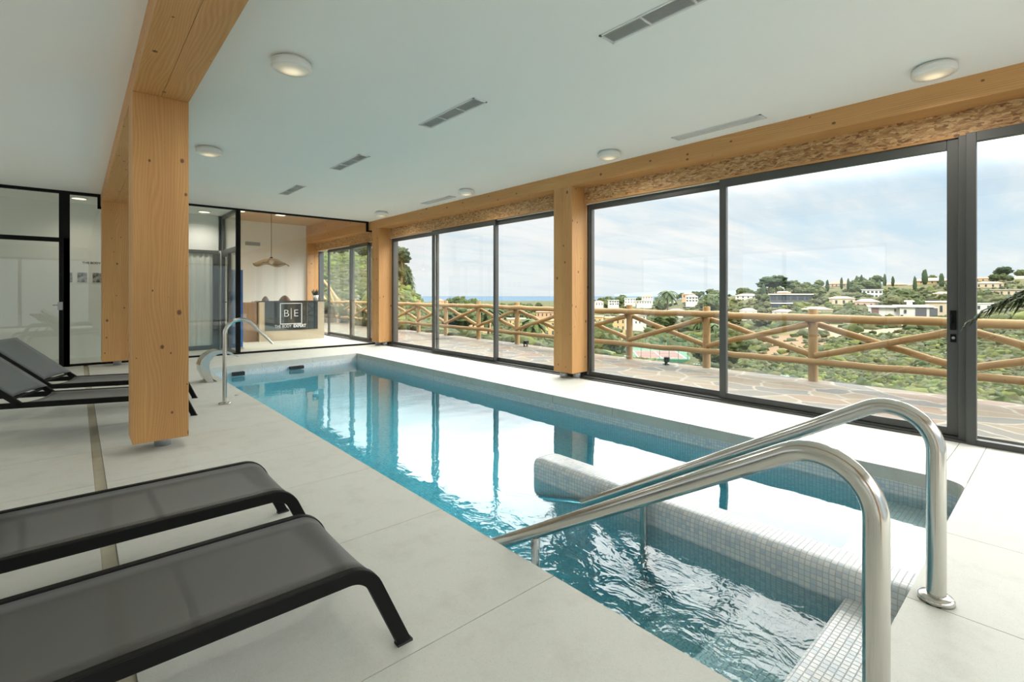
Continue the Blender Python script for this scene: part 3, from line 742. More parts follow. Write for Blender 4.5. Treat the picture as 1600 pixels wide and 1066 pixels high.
# chairs behind the desk
def desk_chair(loc, s, lab):
    t = thing('desk_chair', lab, 'chair', loc, 0, 'chairs behind the reception desk')
    b_ = MB(); b_.ico((0,.02,.90), 1, 3, .03, (.17*s,.05,.24)); b_.build('backrest', M['leather'], t)
    b_ = MB(); b_.ico((0,-.2,.48), 1, 3, .02, (.24,.24,.06)); b_.build('seat', M['leather'], t)
    b_ = MB(); b_.tube([(0,-.2,.06),(0,-.2,.45)], .03, 12)
    for k in range(5):
        a = k*2*PI/5; b_.tube([(0,-.2,.07),(.26*math.cos(a),-.2+.26*math.sin(a),.03)], .015, 8)
    b_.build('pedestal', M['black'], t)
    b_ = MB(); b_.tube([(0,-.02,.46),(0,.05,.75)], .02, 8); b_.build('back_stem', M['black'], t)
    return t
ch = desk_chair((4.22,14.05,0), 1., 'brown rounded chair back showing above the middle of the desk')
c2 = dup(ch, (3.74,14.05,-.02), .3, 'brown chair back showing above the left part of the desk'); c2.scale = (.72,1,1)
t = thing('potted_succulent', 'small spiky plant in a white pot on the right end of the desk', 'plant', (4.80,13.40,1.01))
b_ = MB(); b_.lathe([(0,0),(.055,0),(.075,.14),(.065,.14),(.06,.12),(0,.12)], seg=24); b_.build('pot', M['pot'], t)
b_ = MB()
rg = random.Random(3)
for k in range(16):
    a = k*2.4; r0 = .02+.0015*k; h = .20-.004*k; tl = .03+.004*k
    b_.tube([(r0*math.cos(a),r0*math.sin(a),.11),((r0+tl*.6)*math.cos(a),(r0+tl*.6)*math.sin(a),.11+h*.6),((r0+tl)*math.cos(a),(r0+tl)*math.sin(a),.11+h)], [.014,.011,.002], 6)
b_.build('leaves', M['cactus'], t)
# pendant
t = thing('pendant_lamp', 'woven wavy pendant lamp hanging above the reception desk', 'lamp', (3.42,12.4,3.21))
zl = 2.04-3.21
c_ = MB(); c_.tube([(0,0,0),(0,0,zl)], .005, 6); c_.lathe([(0,0),(.05,0),(.05,-.02),(0,-.02)], seg=20); c_.build('cord', M['black'], t)
s_ = MB(); vs = []; fs = []; nr, ns = 9, 48
for i in range(nr):
    for k in range(ns):
        a = 2*PI*k/ns; f = i/(nr-1); rad = (.035+.345*f)*(1+.06*f*math.sin(3*a+.6))
        z = zl - .02 - .16*f**1.5 + .028*f*f*math.sin(5*a)
        vs.append((rad*math.cos(a), rad*math.sin(a), z))
fs = [(i*ns+k, i*ns+(k+1)%ns, (i+1)*ns+(k+1)%ns, (i+1)*ns+k) for i in range(nr-1) for k in range(ns)]
s_.add(vs, fs, smooth=True); o = shd = s_.build('lamp_shade', M['rattan'], t); md = o.modifiers.new('thick','SOLIDIFY'); md.thickness = .006
b_ = MB(); b_.ico((0,0,zl-.11), .05, 2, 0); b_.build('bulb', M['bulb'], shd)
b_ = MB(); b_.lathe([(0,0),(.03,0),(.035,-.06),(0,-.06)], (0,0,zl+.01), 16); b_.build('socket', M['black'], shd)
# reception downlights
def downlight(loc, sz, lab, grp):
    t = thing('downlight', lab, 'ceiling light', loc, 0, grp)
    b_ = MB(); b_.box(-sz,-sz,-.02,sz,sz,.001); b_.build('housing', M['white'], t, bevel=.003)
    b_ = MB(); b_.box(-sz*.82,-sz*.82,-.024,sz*.82,sz*.82,-.019); b_.build('diffuser', M['lampwarm'], t)
    return t
DL = downlight((2.96,13.3,3.21), .12, 'square lit downlight in the timber ceiling beside the black glass post', 'reception downlights')
dup(DL, (3.89,13.3,3.21), 0, 'square lit downlight in the timber ceiling right of the pendant cord')
def round_dl(loc, lab):
    t = thing('downlight', lab, 'ceiling light', loc, 0, 'round corridor downlights')
    b_ = MB(); b_.lathe([(.115,.001),(.12,-.012),(.10,-.016)], seg=28); b_.build('trim_ring', M['white'], t)
    b_ = MB(); b_.lathe([(.102,-.013),(0,-.014)], seg=28); b_.build('diffuser', M['lampwarm'], t)
    return t
rd = round_dl((.03,11.5,HC), 'round lit downlight behind the glass left of the far pine column')
dup(rd, (1.95,11.7,HC), 0, 'round downlight behind the glass right of the large pine column')
# wall vent, blue panel, pictures
t = thing('wall_vent', 'small grey grille high on the reception wall', 'vent', (3.68,15.1,2.585))
b_ = MB(); b_.box(-.19,-.012,-.05,.19,.0,.05); b_.build('vent_frame', M['grilleback'], t)
b_ = MB()
for k in range(5): b_.box(-.175,-.017,-.04+k*.018,.175,-.011,-.033+k*.018)
b_.build('slats', M['foot'], t)
t = thing('display_panel', 'tall blue display panel standing behind the black glass post', 'panel', (2.57,11.95,0))
b_ = MB(); b_.box(-.145,-.02,.03,.145,.02,1.71); b_.build('panel_board', M['blue'], t, bevel=.004)
b_ = MB(); b_.box(-.14,-.12,0,.14,.12,.03); b_.build('stand_base', M['foot'], t, bevel=.004)
for i, (x, lab) in enumerate(((-.13,'black and white photo on the corridor wall beside the black door post'), (.075,'black and white photo on the corridor wall, middle of three'), (.29,'black and white photo on the corridor wall beside the far pine column'))):
    t = thing('wall_picture', lab, 'picture', (x,12.2,1.50), 0, 'black and white photos on the corridor wall')
    b_ = MB(); b_.box(-.075,-.012,-.105,.075,.0,.105); b_.build('picture_mount', M['white'], t)
    b_ = MB(); b_.box(-.068,-.0145,-.095,.068,-.0115,.085); b_.build('print', M['photo'], t)
# lettering
def textmesh(body, size, bold=0.):
    cu_ = bpy.data.curves.new('tmp', 'FONT'); cu_.body = body; cu_.size = size; cu_.align_x = 'CENTER'; cu_.align_y = 'CENTER'; cu_.extrude = .0015; cu_.offset = bold
    o = bpy.data.objects.new('tmp', cu_); COL.objects.link(o); bpy.context.view_layer.update()
    me = bpy.data.meshes.new_from_object(o.evaluated_get(bpy.context.evaluated_depsgraph_get())); bpy.data.objects.remove(o); bpy.data.curves.remove(cu_)
    me.transform(Matrix.Rotation(PI/2, 4, 'X')); return me
def letters(name, body, size, loc, parent, mat, bold=0., sx=1):
    me = textmesh(body, size, bold); me.materials.append(mat); o = bpy.data.objects.new(name, me); COL.objects.link(o); o.parent = parent; o.location = loc; o.scale = (sx,1,1); return o
t = thing('glass_lettering', 'white square two letter logo with a line of text on the reception glass', 'sign', (3.386,Y1-.009,.775))
b_ = MB(); q = .222
for a in ((-q,q-.016,q,q),(-q,-q,q,-q+.016),(-q,-q,-q+.016,q),(q-.016,-q,q,q)): b_.box(a[0],-.002,a[1],a[2],.001,a[3])
b_.build('logo_frame', M['vinyl'], t)
letters('logo_letter', 'B', .215, (-.098,0,0), t, M['vinyl'], -.003); letters('logo_letter', 'E', .215, (.098,0,0), t, M['vinyl'], -.003)
b_ = MB(); b_.box(-.005,-.002,-.115,.005,.001,.115); b_.build('logo_bar', M['vinyl'], t)
letters('caption', 'THE BODY', .088, (-.16,0,-.265), t, M['vinyl'], 0, .78); letters('caption', 'EXPERT', .09, (.175,0,-.265), t, M['vinyl'], .003, .84)
t = thing('wall_lettering', 'small black lettering on the corridor wall above the photos', 'sign', (.25,12.198,1.76))
letters('caption', 'THE BODY EXPERT', .055, (.06,0,.01), t, M['black'], .001)

# palm plant inside by the right hand pane -----------------------------
t = thing('potted_palm', 'palm fronds reaching in at the right edge before the end window', 'plant', (5.0,-.45,0))
b_ = MB(); b_.lathe([(0,0),(.15,0),(.19,.36),(.175,.36),(.165,.32),(0,.32)], seg=28); b_.build('pot', M['pot'], t)
b_ = MB(); b_.tube([(0,0,.3),(.01,.02,.6),(0,.03,.92)], [.035,.03,.022], 10); b_.build('stem', M['trunk'], t)
def frond(base, dir_, L, rise, droop, nleaf=15, ll=.34):
    b_ = MB(); base = Vector(base); d = Vector((*dir_,0)).normalized(); side = Vector((-d.y,d.x,0)); P_ = []
    for i in range(13):
        f = i/12; P_.append(base + d*L*f + Vector((0,0,rise*math.sin(min(1,f*1.1)*PI/2) - droop*f*f)))
    b_.tube(P_, [.007*(1-.75*i/12) for i in range(13)], 6)
    for k in range(nleaf):
        f = .22+.78*k/(nleaf-1); i = min(11, int(f*12)); p = P_[i].lerp(P_[i+1], f*12-i)
        for s in (-1,1):
            l = ll*(1-.55*f)*(.8+.3*((k*7)%5)/5); tip = (d*.8+side*s*.4).normalized()
            m1 = p+tip*l*.5+Vector((0,0,-.27*l)); e = p+tip*l*.8+Vector((0,0,-.85*l))
            w = d.cross(Vector((0,0,1)))*0 + (tip.cross(Vector((0,0,1)))).normalized()*.018
            b_.add([p-w*.5,p+w*.5,m1+w,m1-w,e], [(0,1,2,3),(3,2,4)], smooth=True)
    return b_
for dr, L, ri, dp in (((-.07,1.0),.86,.58,.45), ((.03,1.0),.72,.60,.36), ((-.30,1.0),.66,.50,.22), ((-.8,.6),.55,.35,.3), ((-.9,.25),.5,.4,.3), ((-1,-.1),.5,.5,.2)):
    o = frond((0,.03,.90), dr, L, ri, dp).build('frond', M['palm'], t); o['kind'] = 'thing'; del o['kind']
    sdm = o.modifiers.new('thick','SOLIDIFY'); sdm.thickness = .001

# ------------------------------------------------------------------ terrace and fence
tr = MB(); tr.prism([(5.54,-6),(7.72,-6),(7.75,1.0),(7.80,6.4),(8.05,9),(8.2,13.6),(8.3,20.4),(5.54,20.4)], -.4, -.012)
struct(tr.build('terrace', M['paving']), 'crazy paved stone terrace')
FP_ = [(7.66,-3.8),(7.655,-2.25),(7.65,-.72),(7.65,.82),(7.64,2.355),(7.71,3.93),(7.70,5.42),(7.82,7.1),(7.92,8.78),(7.97,10.36),(7.99,11.93),(8.02,13.5),(8.03,15.1),(8.04,16.7),(8.05,18.3),(8.06,19.9)]
t = thing('wooden_fence', 'round log fence with crossed braces along the terrace edge', 'fence', (7.7,5,0))
def W_(x, y, z): return (x-7.7, y-5, z)
def wob(a, b, n=6, amp=.012):
    a, b = Vector(a), Vector(b); rg_ = random.Random(int(a.y*100)); return [a.lerp(b, i/n)+Vector((rg_.uniform(-amp,amp)*(0<i<n),0,rg_.uniform(-amp,amp)*(0<i<n))) for i in range(n+1)]
for (x, y) in FP_:
    b_ = MB(); b_.tube([W_(x,y,-.3),W_(x,y,.3),W_(x,y,.985)], [.062,.06,.058], 14); b_.build('post', M['log'], t)
for (xa, ya), (xb, yb) in zip(FP_[:-1], FP_[1:]):
    i_ = -.075
    for z, r in ((.86,.052),(.26,.045)):
        b_ = MB(); b_.tube(wob(W_(xa+i_,ya-.05,z), W_(xb+i_,yb+.05,z)), r, 12); b_.build('rail', M['log'], t)
    b_ = MB(); b_.tube(wob(W_(xa-.05,ya+.04,.775), W_(xb-.05,yb-.04,.345)), .042, 12); b_.build('brace', M['log'], t)
    b_ = MB(); b_.tube(wob(W_(xa+.04,ya+.04,.345), W_(xb+.04,yb-.04,.775)), .042, 12); b_.build('brace', M['log'], t)
# stair flight and its sloping rails at the far end
t = thing('stone_stair', 'stone steps climbing at the far end of the terrace', 'stairs', (7.4,20.4,0))
b_ = MB()
for k in range(6): b_.box(-1.0,k*.34,-.4,.85,2.6,.17*(k+1)-.01)
b_.build('steps', M['paving'], t)
t = thing('stair_rail', 'sloping log rail beside the far stone steps', 'fence', (8.25,20.3,0))
for y, z in ((0,0),(1.1,.62),(2.3,1.15)):
    b_ = MB(); b_.tube([(.02*y,y,z-.4),(.02*y,y,z+.97)], .06, 12); b_.build('post', M['log'], t)
for h in (.88,.15):
    b_ = MB(); b_.tube([(-.05,-.1,h),(0,1.1,h+.6),(.02,2.5,h+1.2)], .05, 12); b_.build('rail', M['log'], t)
b_ = MB(); b_.tube([(-.03,0,.8),(0,1.1,.85)], .042, 10); b_.tube([(-.03,0,.2),(0,1.1,1.38)], .042, 10); b_.build('brace', M['log'], t)
# small floodlights on the terrace
def flood(loc, lab):
    t = thing('floodlight', lab, 'floodlight', loc, .4, 'terrace floodlights')
    b_ = MB(); b_.box(-.07,-.05,.05,.07,.03,.13); b_.build('lamp_head', M['black'], t, bevel=.006)
    b_ = MB(); b_.box(-.02,-.05,0,.02,.05,.012); b_.box(-.085,-.012,.0,-.075,.012,.1); b_.box(.075,-.012,0,.085,.012,.1); b_.box(-.085,-.012,0,.085,.012,.01); b_.build('bracket', M['black'], t)
    return t
fa = flood((7.52,4.55,-.012), 'small black floodlight on the paving between two fence posts, right of the middle column')
dup(fa, (7.70,8.25,-.012), .4, 'small black floodlight on the paving left of the middle column')

# ------------------------------------------------------------------ land beyond
PROF = {
 380: [(17,522),(25,470),(45,400),(70,375),(110,370)],
 505: [(17,516),(22,480),(45,402),(60,385),(90,380)],
 580: [(16.5,518),(22,490),(45,408),(60,400),(90,398)],
 616: [(16,520),(24,498),(45,441),(52,436),(70,470),(120,500)],
 640: [(15.5,521),(25,505),(45,456),(52,455),(70,480),(120,500),(600,478)],
 665: [(14.5,524),(25,512),(45,477),(50,480),(70,505),(140,500),(600,476),(2500,471.5)],
 700: [(13,529),(22,525),(45,516),(100,500),(300,482),(700,474),(1500,471),(2500,470.5)],
 780: [(11.5,536),(20,540),(45,535),(100,522),(200,500),(400,483),(900,474),(2500,470.5)],
 850: [(10.2,546),(20,552),(60,545),(100,540),(140,525),(250,495),(500,480),(1000,473.5),(2500,470.5)],
 925: [(9.2,556),(20,560),(60,556),(110,547),(150,535),(200,515),(300,495),(500,478),(900,471.5),(1500,470),(2500,469.5)],
 1040: [(8.6,568),(20,578),(60,581),(88,582),(118,556),(150,535),(220,510),(350,488),(450,478),(600,470),(800,469),(1600,476)],
 1130: [(8.1,580),(20,592),(40,587),(70,566),(100,540),(150,515),(200,498),(300,480),(400,468),(550,462),(700,466),(1500,480)],
 1240: [(7.7,594),(16,607),(30,592),(50,572),(80,541),(110,516),(150,500),(220,480),(320,465),(420,455),(520,458),(900,480)],
 1320: [(7.4,602),(14,613),(25,602),(45,577),(70,546),(100,516),(130,500),(200,478),(300,460),(420,446),(500,450),(900,480)],
 1400: [(7.1,608),(14,618),(25,606),(40,586),(60,560),(90,525),(125,502),(180,482),(260,465),(330,452),(400,445),(480,449),(900,480)],
 1480: [(6.9,616),(14,622),(25,612),(40,590),(60,560),(90,528),(125,503),(180,481),(260,462),(330,450),(400,441),(480,446),(900,480)],
 1560: [(6.6,625),(12,630),(22,620),(35,600),(55,570),(80,530),(110,500),(160,481),(240,462),(320,446),(400,436),(480,440),(900,480)],
 1750: [(6.2,645),(12,645),(22,630),(35,605),(55,570),(80,530),(110,500),(160,480),(240,460),(320,442),(400,430),(480,434),(900,480)],
 2100: [(5.6,700),(12,670),(22,640),(35,605),(55,570),(80,530),(110,500),(160,480),(240,455),(320,437),(400,425),(480,430),(900,480)],
}
PXS = sorted(PROF)
PZ = {p: [(t, elev(y, t)) for t, y in PROF[p]] for p in PXS}
def zin(p, t):
    L = PZ[p]
    if t <= L[0][0]: return L[0][1] + 0
    for (a, za), (b, zb) in zip(L[:-1], L[1:]):
        if t <= b: return za+(zb-za)*(math.log(t)-math.log(a))/(math.log(b)-math.log(a))
    return L[-1][1] - (t-L[-1][0])*.05
def gz(px, t, bumpy=True):
    px = max(PXS[0], min(PXS[-1]-.01, px))
    for a, b in zip(PXS[:-1], PXS[1:]):
        if px < b:
            f = (px-a)/(b-a); z = zin(a,t)*(1-f)+zin(b,t)*f; break
    if bumpy:
        x, y = site(px, t); amp = min(2.0, max(0, (t-9))*.012)
        z += amp*(noise.noise(Vector((x*.05,y*.05,0)))*1.2+.5*noise.noise(Vector((x*.16,y*.16,3))))
    return z
def tone(px, t):
    """colour of the ground cover where it differs from scrub: bare earth, tracks, mown grass"""
    py = YH+FP*(EYE-gz(px,t,False))/t; x, y = site(px, t)
    w = noise.noise(Vector((x*.12,y*.12,7)))
    if 1185 < px+w*14 < 1300 and 62 < t < 110: return (.21,.135,.08,.9)
    if 1265 < px+w*20 < 1425 and 92 < t < 122: return (.31,.275,.19,.75)
    if 1520 < px < 1700 and 112 < t < 124: return (.50,.47,.41,1)
    if 1265 < px < 1440 and 20 < t+w*5 < 33: return (.17,.25,.045,.9)
    if 1500 < px < 2000 and t < 26: return (.30,.28,.22,.7)
    if 590 < px < 680 and 34 < t+w*6 < 56: return (.16,.26,.04,.95)
    if px < 680 and t <= 34 and w > -.1: return (.20,.17,.10,.6)
    if px < 590: return (.16,.20,.07,.7)
    return (.15,.16,.06,0)
cols_ = list(np.linspace(380, 2100, 120)); rows_ = list(np.geomspace(5.6, 2600, 110))
vs = []; tn = []
for t_ in rows_:
    for p in cols_:
        t0 = None
        for a, b in zip(PXS[:-1], PXS[1:]):
            if p <= b: f = (p-a)/(b-a); t0 = PZ[a][0][0]*(1-f)+PZ[b][0][0]*f; break
        z = gz(p, t_)
        if t_ <= t0*1.02: z = min(z, -.45)
        x, y = site(p, t_)
        if x < 8.6 and -6 < y < 20.6: z = min(z, -.45 if x > 7.1 else -3.5)
        vs.append((x, y, z)); tn.append(tone(p, t_))
nc = len(cols_)
fs = [(i*nc+k, i*nc+k+1, (i+1)*nc+k+1, (i+1)*nc+k) for i in range(len(rows_)-1) for k in range(nc-1)]
me = bpy.data.meshes.new('terrain'); me.from_pydata(vs, [], fs); me.polygons.foreach_set('use_smooth', [True]*len(fs))
at = me.color_attributes.new('tone', 'FLOAT_COLOR', 'POINT'); at.data.foreach_set('color', np.array(tn, dtype=np.float32).ravel())
me.materials.append(M['ground']); me.update(); o = bpy.data.objects.new('terrain', me); COL.objects.link(o); struct(o, 'scrubby hillside and valley beyond the fence')
se = MB(); sa = [site(150,2000), site(2000,2000), site(2000,13900), site(-400,13900)]
se.add([(p[0],p[1],-80) for p in sa], [(0,1,2,3)]); struct(se.build('sea', M['sea']), 'blue sea at the horizon')
mt = MB(); vs = []
for k, p in enumerate(range(960, 1240, 8)):
    h = 40+130*max(0, math.sin((p-950)/300*PI))**1.2+20*noise.noise(Vector((p*.03,0,0)))
    x, y = site(p, 13500); vs += [(x,y,-80),(x+260,y+200,-80+h)]
n2 = len(vs)//2; mt.add(vs, [(2*i,2*i+2,2*i+3,2*i+1) for i in range(n2-1)], smooth=True)
vb = []
for k, p in enumerate(range(960, 1240, 8)):
    x, y = site(p, 14500); vb.append((x,y,-80))
b0 = len(mt.v); mt.v += vb
for i in range(n2-1): mt.f.append((2*i+1,2*i+3,b0+i+1,b0+i)); mt.mi.append(0); mt.uv.append(None); mt.smooth.append(True)
struct(mt.build('mountains', M['haze']), 'faint blue mountains across the sea')

# houses ----------------------------------------------------------------
HS = []
def house(lab, x0, x1, yt, yb, t, wall, roof='flat', roofm=None, nw=3, floors=1, yaw=0., cat='house', glassy=0., depth=.8):
    px = (x0+x1)/2; w = (x1-x0)*t/FP; h = (yb-yt)*t/FP; zb = elev(yb, t); x, y = site(px, t)
    HS.append((x0,x1,t))
    face = math.atan2(y, x)+PI/2+yaw        # local -y looks back to the terrace
    e = thing('house' if cat == 'house' else 'apartment_block', lab, cat, (x,y,zb), face-PI)
    e.rotation_euler = (0,0,face+PI if False else face-PI+PI)
    d = w*depth; rh = h*.26 if roof == 'hip' else h*.08; wh = h-rh
    e.rotation_euler = (0,0,math.atan2(-x,y)+yaw)
    b_ = MB(); b_.box(-w/2,0,-3.5,w/2,d,wh)
    if floors > 1 and roof == 'flat': b_.box(-w/2,-.10*d,-3.5,w*.1,0,wh*.5)
    b_.build('walls', wall, e)
    r_ = MB(); ov = w*.04
    if roof == 'hip':
        a = w/2+ov; r_.add([(-a,-ov,wh),(a,-ov,wh),(a,d+ov,wh),(-a,d+ov,wh),(-w*.22,d/2,h),(w*.22,d/2,h)], [(0,1,5,4),(1,2,5),(2,3,4,5),(3,0,4),(3,2,1,0)])
    else:
        r_.box(-w/2-ov,-ov,wh,w/2+ov,d+ov,h)
    r_.build('roof', roofm or wall, e)
    fh = wh/floors
    for fl_ in range(floors):
        for k in range(nw):
            cx_ = -w/2+(k+.5)*w/nw; ww = w/nw*(.28+.5*glassy); y_ = -.02*w/10-.03
            if floors > 1 and roof == 'flat' and fl_ == 0 and cx_ < w*.1: y_ -= .10*d
            q = MB(); q.box(cx_-ww/2, y_, fl_*fh+fh*.22, cx_+ww/2, y_+.2, fl_*fh+fh*.74); q.build('window', M['wgls'], e)
    return e
# right hand hillside
def modern_villa():
    t0 = 130; w = 85*t0/FP; e = thing('house', 'white modern flat roofed villa with a dark panel, just above the fence rail', 'house', (*site(1412,t0), elev(500,t0)))
    x, y = site(1412,t0); e.rotation_euler = (0,0,math.atan2(-x,y)+.12); HS.append((1370,1456,t0)); k = t0/FP
    b_ = MB(); b_.box(-41*k,1,-3,-5*k,9,19*k); b_.box(-5*k,-.5,-3,41*k,9,20*k); b_.build('walls', M['whitewall'], e)
    b_ = MB(); b_.box(-43*k,.2,19*k,-5*k,9.5,21.5*k); b_.box(-8*k,-1,20*k,36*k,9.5,22.5*k); b_.build('roof', M['whitewall'], e)
    b_ = MB(); b_.box(14*k,-.75,1*k,27*k,-.4,19*k); b_.box(31*k,-.75,4*k,40*k,-.4,19*k); b_.build('dark_panel', M['greydark'], e)
    b_ = MB(); b_.box(-40*k,.7,1*k,-31*k,1.1,18*k); b_.build('brown_panel', M['redbrown'], e)
    b_ = MB(); b_.box(8*k,4,20*k,14*k,6,29*k); b_.box(5*k,3.5,28*k,16*k,6.5,30*k); b_.build('chimney', M['whitewall'], e)
    for (a, b, c_, d_) in ((-11,13,-9,17),(0,11,3,16),(-30,1,-18,5),(-4,2,-1,8)):
        q = MB(); yy = .7 if a < -5 else -.75; q.box(a*k,yy,b*k,c_*k,yy+.4,d_*k); q.build('window', M['wgls'], e)
modern_villa()
white_cubic = house('white two storey cubic villa on the slope with a row of windows', 1350,1376,452,466,270, M['whitewall'], 'flat', None, 5, 2, .1, glassy=.6)
house('low cream building with a flat roof beside the dark door frame', 1440,1486,471,492,150, M['cream'], 'flat', M['whitewall'], 4, 1, -.1)
house('villa with orange hip roof among trees left of the white cubic villa', 1303,1334,463,477,205, M['cream'], 'hip', M['tan_roof'], 3, 1, .3)
house('pale pink villa with hip roof below the white cubic villa', 1338,1364,467,484,180, M['pink'], 'hip', M['pink'], 3, 1, -.3)
house('stepped pink apartment block on the crest of the hill', 1300,1326,439,457,400, M['pink'], 'hip', M['tile_roof'], 5, 3, .2, 'apartment block')
house('small pink block stepping down left of the crest', 1290,1306,449,459,390, M['pink'], 'flat', M['tan_roof'], 3, 2, .1, 'apartment block')
house('orange row of houses on the skyline behind thin cypresses', 1383,1413,442,454,400, M['peach'], 'hip', M['tile_roof'], 6, 2, 0, 'apartment block')
house('short orange block on the skyline right of the cypresses', 1414,1432,444,454,395, M['peach'], 'hip', M['tan_roof'], 4, 2, 0, 'apartment block')
house('large ochre apartment block on the skyline beside the door frame', 1433,1480,434,453,380, M['ochre'], 'hip', M['tan_roof'], 7, 3, -.1, 'apartment block')
house('pale yellow house on the slope beside the door frame', 1462,1490,456,468,260, M['ochre'], 'hip', M['cream'], 4, 2, 0)
house('two level villa with white slab roofs and dark glass', 1207,1264,459,481,250, M['greydark'], 'flat', M['whitewall'], 6, 2, .05, glassy=1.)
house('low white slab roof in front of the dark glass villa', 1207,1240,474,482,235, M['greydark'], 'flat', M['whitewall'], 3, 1, .05, glassy=1.)
house('orange house behind the dark glass villa', 1215,1236,455,464,320, M['peach'], 'hip', M['tan_roof'], 3, 1, .2)
house('white villa on the slope right of the window mullion', 1150,1180,459,471,350, M['whitewall'], 'hip', M['whitewall'], 4, 2, -.2)
house('small white house with two dark windows close above the fence rail', 1160,1182,482,495,170, M['whitewall'], 'hip', M['pink'], 2, 1, .2)
house('pale house with peach roof right of the small white house', 1208,1236,484,496,172, M['whitewall'], 'hip', M['pink'], 3, 1, -.2)
house('cream villa with hip roof just left of the fence post', 1260,1298,480,495,168, M['cream'], 'hip', M['tan_roof'], 4, 1, .15)
house('beige house with hip roof seen through the end pane', 1530,1562,440,450,300, M['cream'], 'hip', M['tan_roof'], 4, 1, 0)
house('orange block on the skyline at the right edge', 1584,1620,431,448,380, M['peach'], 'hip', M['tan_roof'], 6, 3, 0, 'apartment block')
house('long white and beige house below the skyline in the end pane', 1558,1606,452,463,240, M['cream'], 'flat', M['whitewall'], 6, 1, 0)
house('orange house on the skyline at the left of the end pane', 1526,1546,433,441,400, M['peach'], 'hip', M['tile_roof'], 3, 1, .2)
house('white garage block beside the road in the end pane', 1526,1548,474,486,130, M['whitewall'], 'flat', None, 2, 1, 0)
# centre
house('white villa with red roof on the low skyline', 1004,1020,461,471,450, M['whitewall'], 'hip', M['tile_roof'], 4, 2, .1)
house('white block on the low skyline left of the red roof villa', 976,993,466,474,450, M['whitewall'], 'flat', None, 4, 2, 0)
house('white modern villa with dark windows right of the middle column', 952,967,469,477,350, M['whitewall'], 'flat', None, 4, 2, .2, glassy=.7)
house('long low white building under the red roof villa', 995,1018,470,475,400, M['whitewall'], 'flat', None, 6, 1, 0)
house('white villa with blue tinted windows by the window mullion', 1072,1090,461,472,350, M['whitewall'], 'hip', M['whitewall'], 4, 2, 0, glassy=.6)
house('orange roofed house behind the blue windowed villa', 1066,1086,458,466,400, M['peach'], 'hip', M['tile_roof'], 3, 1, 0)
house('pale pink and white house beside the middle column', 930,943,470,478,360, M['whitewall'], 'hip', M['pink'], 3, 1, .2)
house('small white villa on the skyline between trees', 1046,1056,461,467,430, M['whitewall'], 'flat', None, 3, 1, 0)
house('bright white stepped house in the valley behind the braces', 976,1010,492,507,200, M['whitewall'], 'flat', None, 5, 2, .3)
house('pink roofed house behind the bright white stepped house', 992,1006,486,495,240, M['pink'], 'hip', M['pink'], 3, 1, 0)
house('beige roofed house in the valley near the dark tree', 1016,1032,489,498,220, M['cream'], 'hip', M['cream'], 3, 1, -.3)
house('pale house with pinkish roof behind the right fence post', 1048,1070,483,492,250, M['whitewall'], 'hip', M['pink'], 3, 1, .2)
house('ochre apartment block beside the middle column, right side', 918,941,494,519,140, M['ochre'], 'flat', M['tan_roof'], 3, 2, -.1, 'apartment block')
house('wide ochre building behind the fence post right of the column', 946,977,496,517,145, M['ochre'], 'flat', M['ochre'], 4, 2, 0, 'apartment block')
# left of the middle column
house('ochre building left of the middle column, behind a post', 794,822,498,514,150, M['ochre'], 'flat', M['cream'], 4, 2, .1, 'apartment block')
house('long orange roofed building under the sea left of the column', 838,870,485,496,200, M['peach'], 'hip', M['tile_roof'], 5, 1, 0)
house('ochre block directly left of the middle column', 842,868,500,526,135, M['ochre'], 'flat', M['ochre'], 3, 2, 0, 'apartment block')
house('pale low block below the orange roofed building', 828,850,506,520,145, M['cream'], 'flat', None, 4, 1, .2)
house('terracotta roofed house behind the fence left of centre', 726,768,484,512,75, M['peach'], 'hip', M['tile_roof'], 3, 1, .35, depth=1.)
house('small terracotta roof peeping beside the thick mullion', 680,694,467,480,85, M['peach'], 'hip', M['tile_roof'], 2, 1, .2)

# tennis court -------------------------------------------------------------
zc = elev(582, 88)+1.9; c0 = site(1038,102)
t = thing('tennis_court', 'fenced green and red tennis court in the valley', 'tennis court', (c0[0],c0[1],zc), math.atan2(-c0[0],c0[1])+.15)
b_ = MB(); b_.box(-7.5,-11,-4,7.5,11,0); b_.build('court_apron', M['court_green'], t)
b_ = MB(); b_.box(-6.2,-9.4,0,2.6,2.0,.03); b_.build('court_surface', M['court_red'], t)
b_ = MB()
for a in ((-6.2,-9.4,2.6,-9.25),(-6.2,1.85,2.6,2),(-6.2,-9.4,-6.05,2),(2.45,-9.4,2.6,2),(-1.9,-9.4,-1.75,2)): b_.box(a[0],a[1],.03,a[2],a[3],.04)
b_.build('court_lines', M['whitewall'], t)
def courtfence(a, b):
    a, b = Vector((*a,0)), Vector((*b,0)); n = 9; q = MB()
    for i in range(n+1): p = a.lerp(b, i/n); q.tube([p, p+Vector((0,0,3))], .05, 6)
    q.build('fence_posts', M['netgreen'], t); q = MB()
    for i in range(7): q.tube([a+Vector((0,0,.1+i*.48)), b+Vector((0,0,.1+i*.48))], .018, 4)
    for i in range(50): p = a.lerp(b, i/49); q.tube([p, p+Vector((0,0,3))], .012, 4)
    q.build('fence_mesh', M['netgreen'], t)
for a, b in (((-7.5,-11),(7.5,-11)),((7.5,-11),(7.5,11)),((7.5,11),(-7.5,11)),((-7.5,11),(-7.5,-11))): courtfence(a, b)

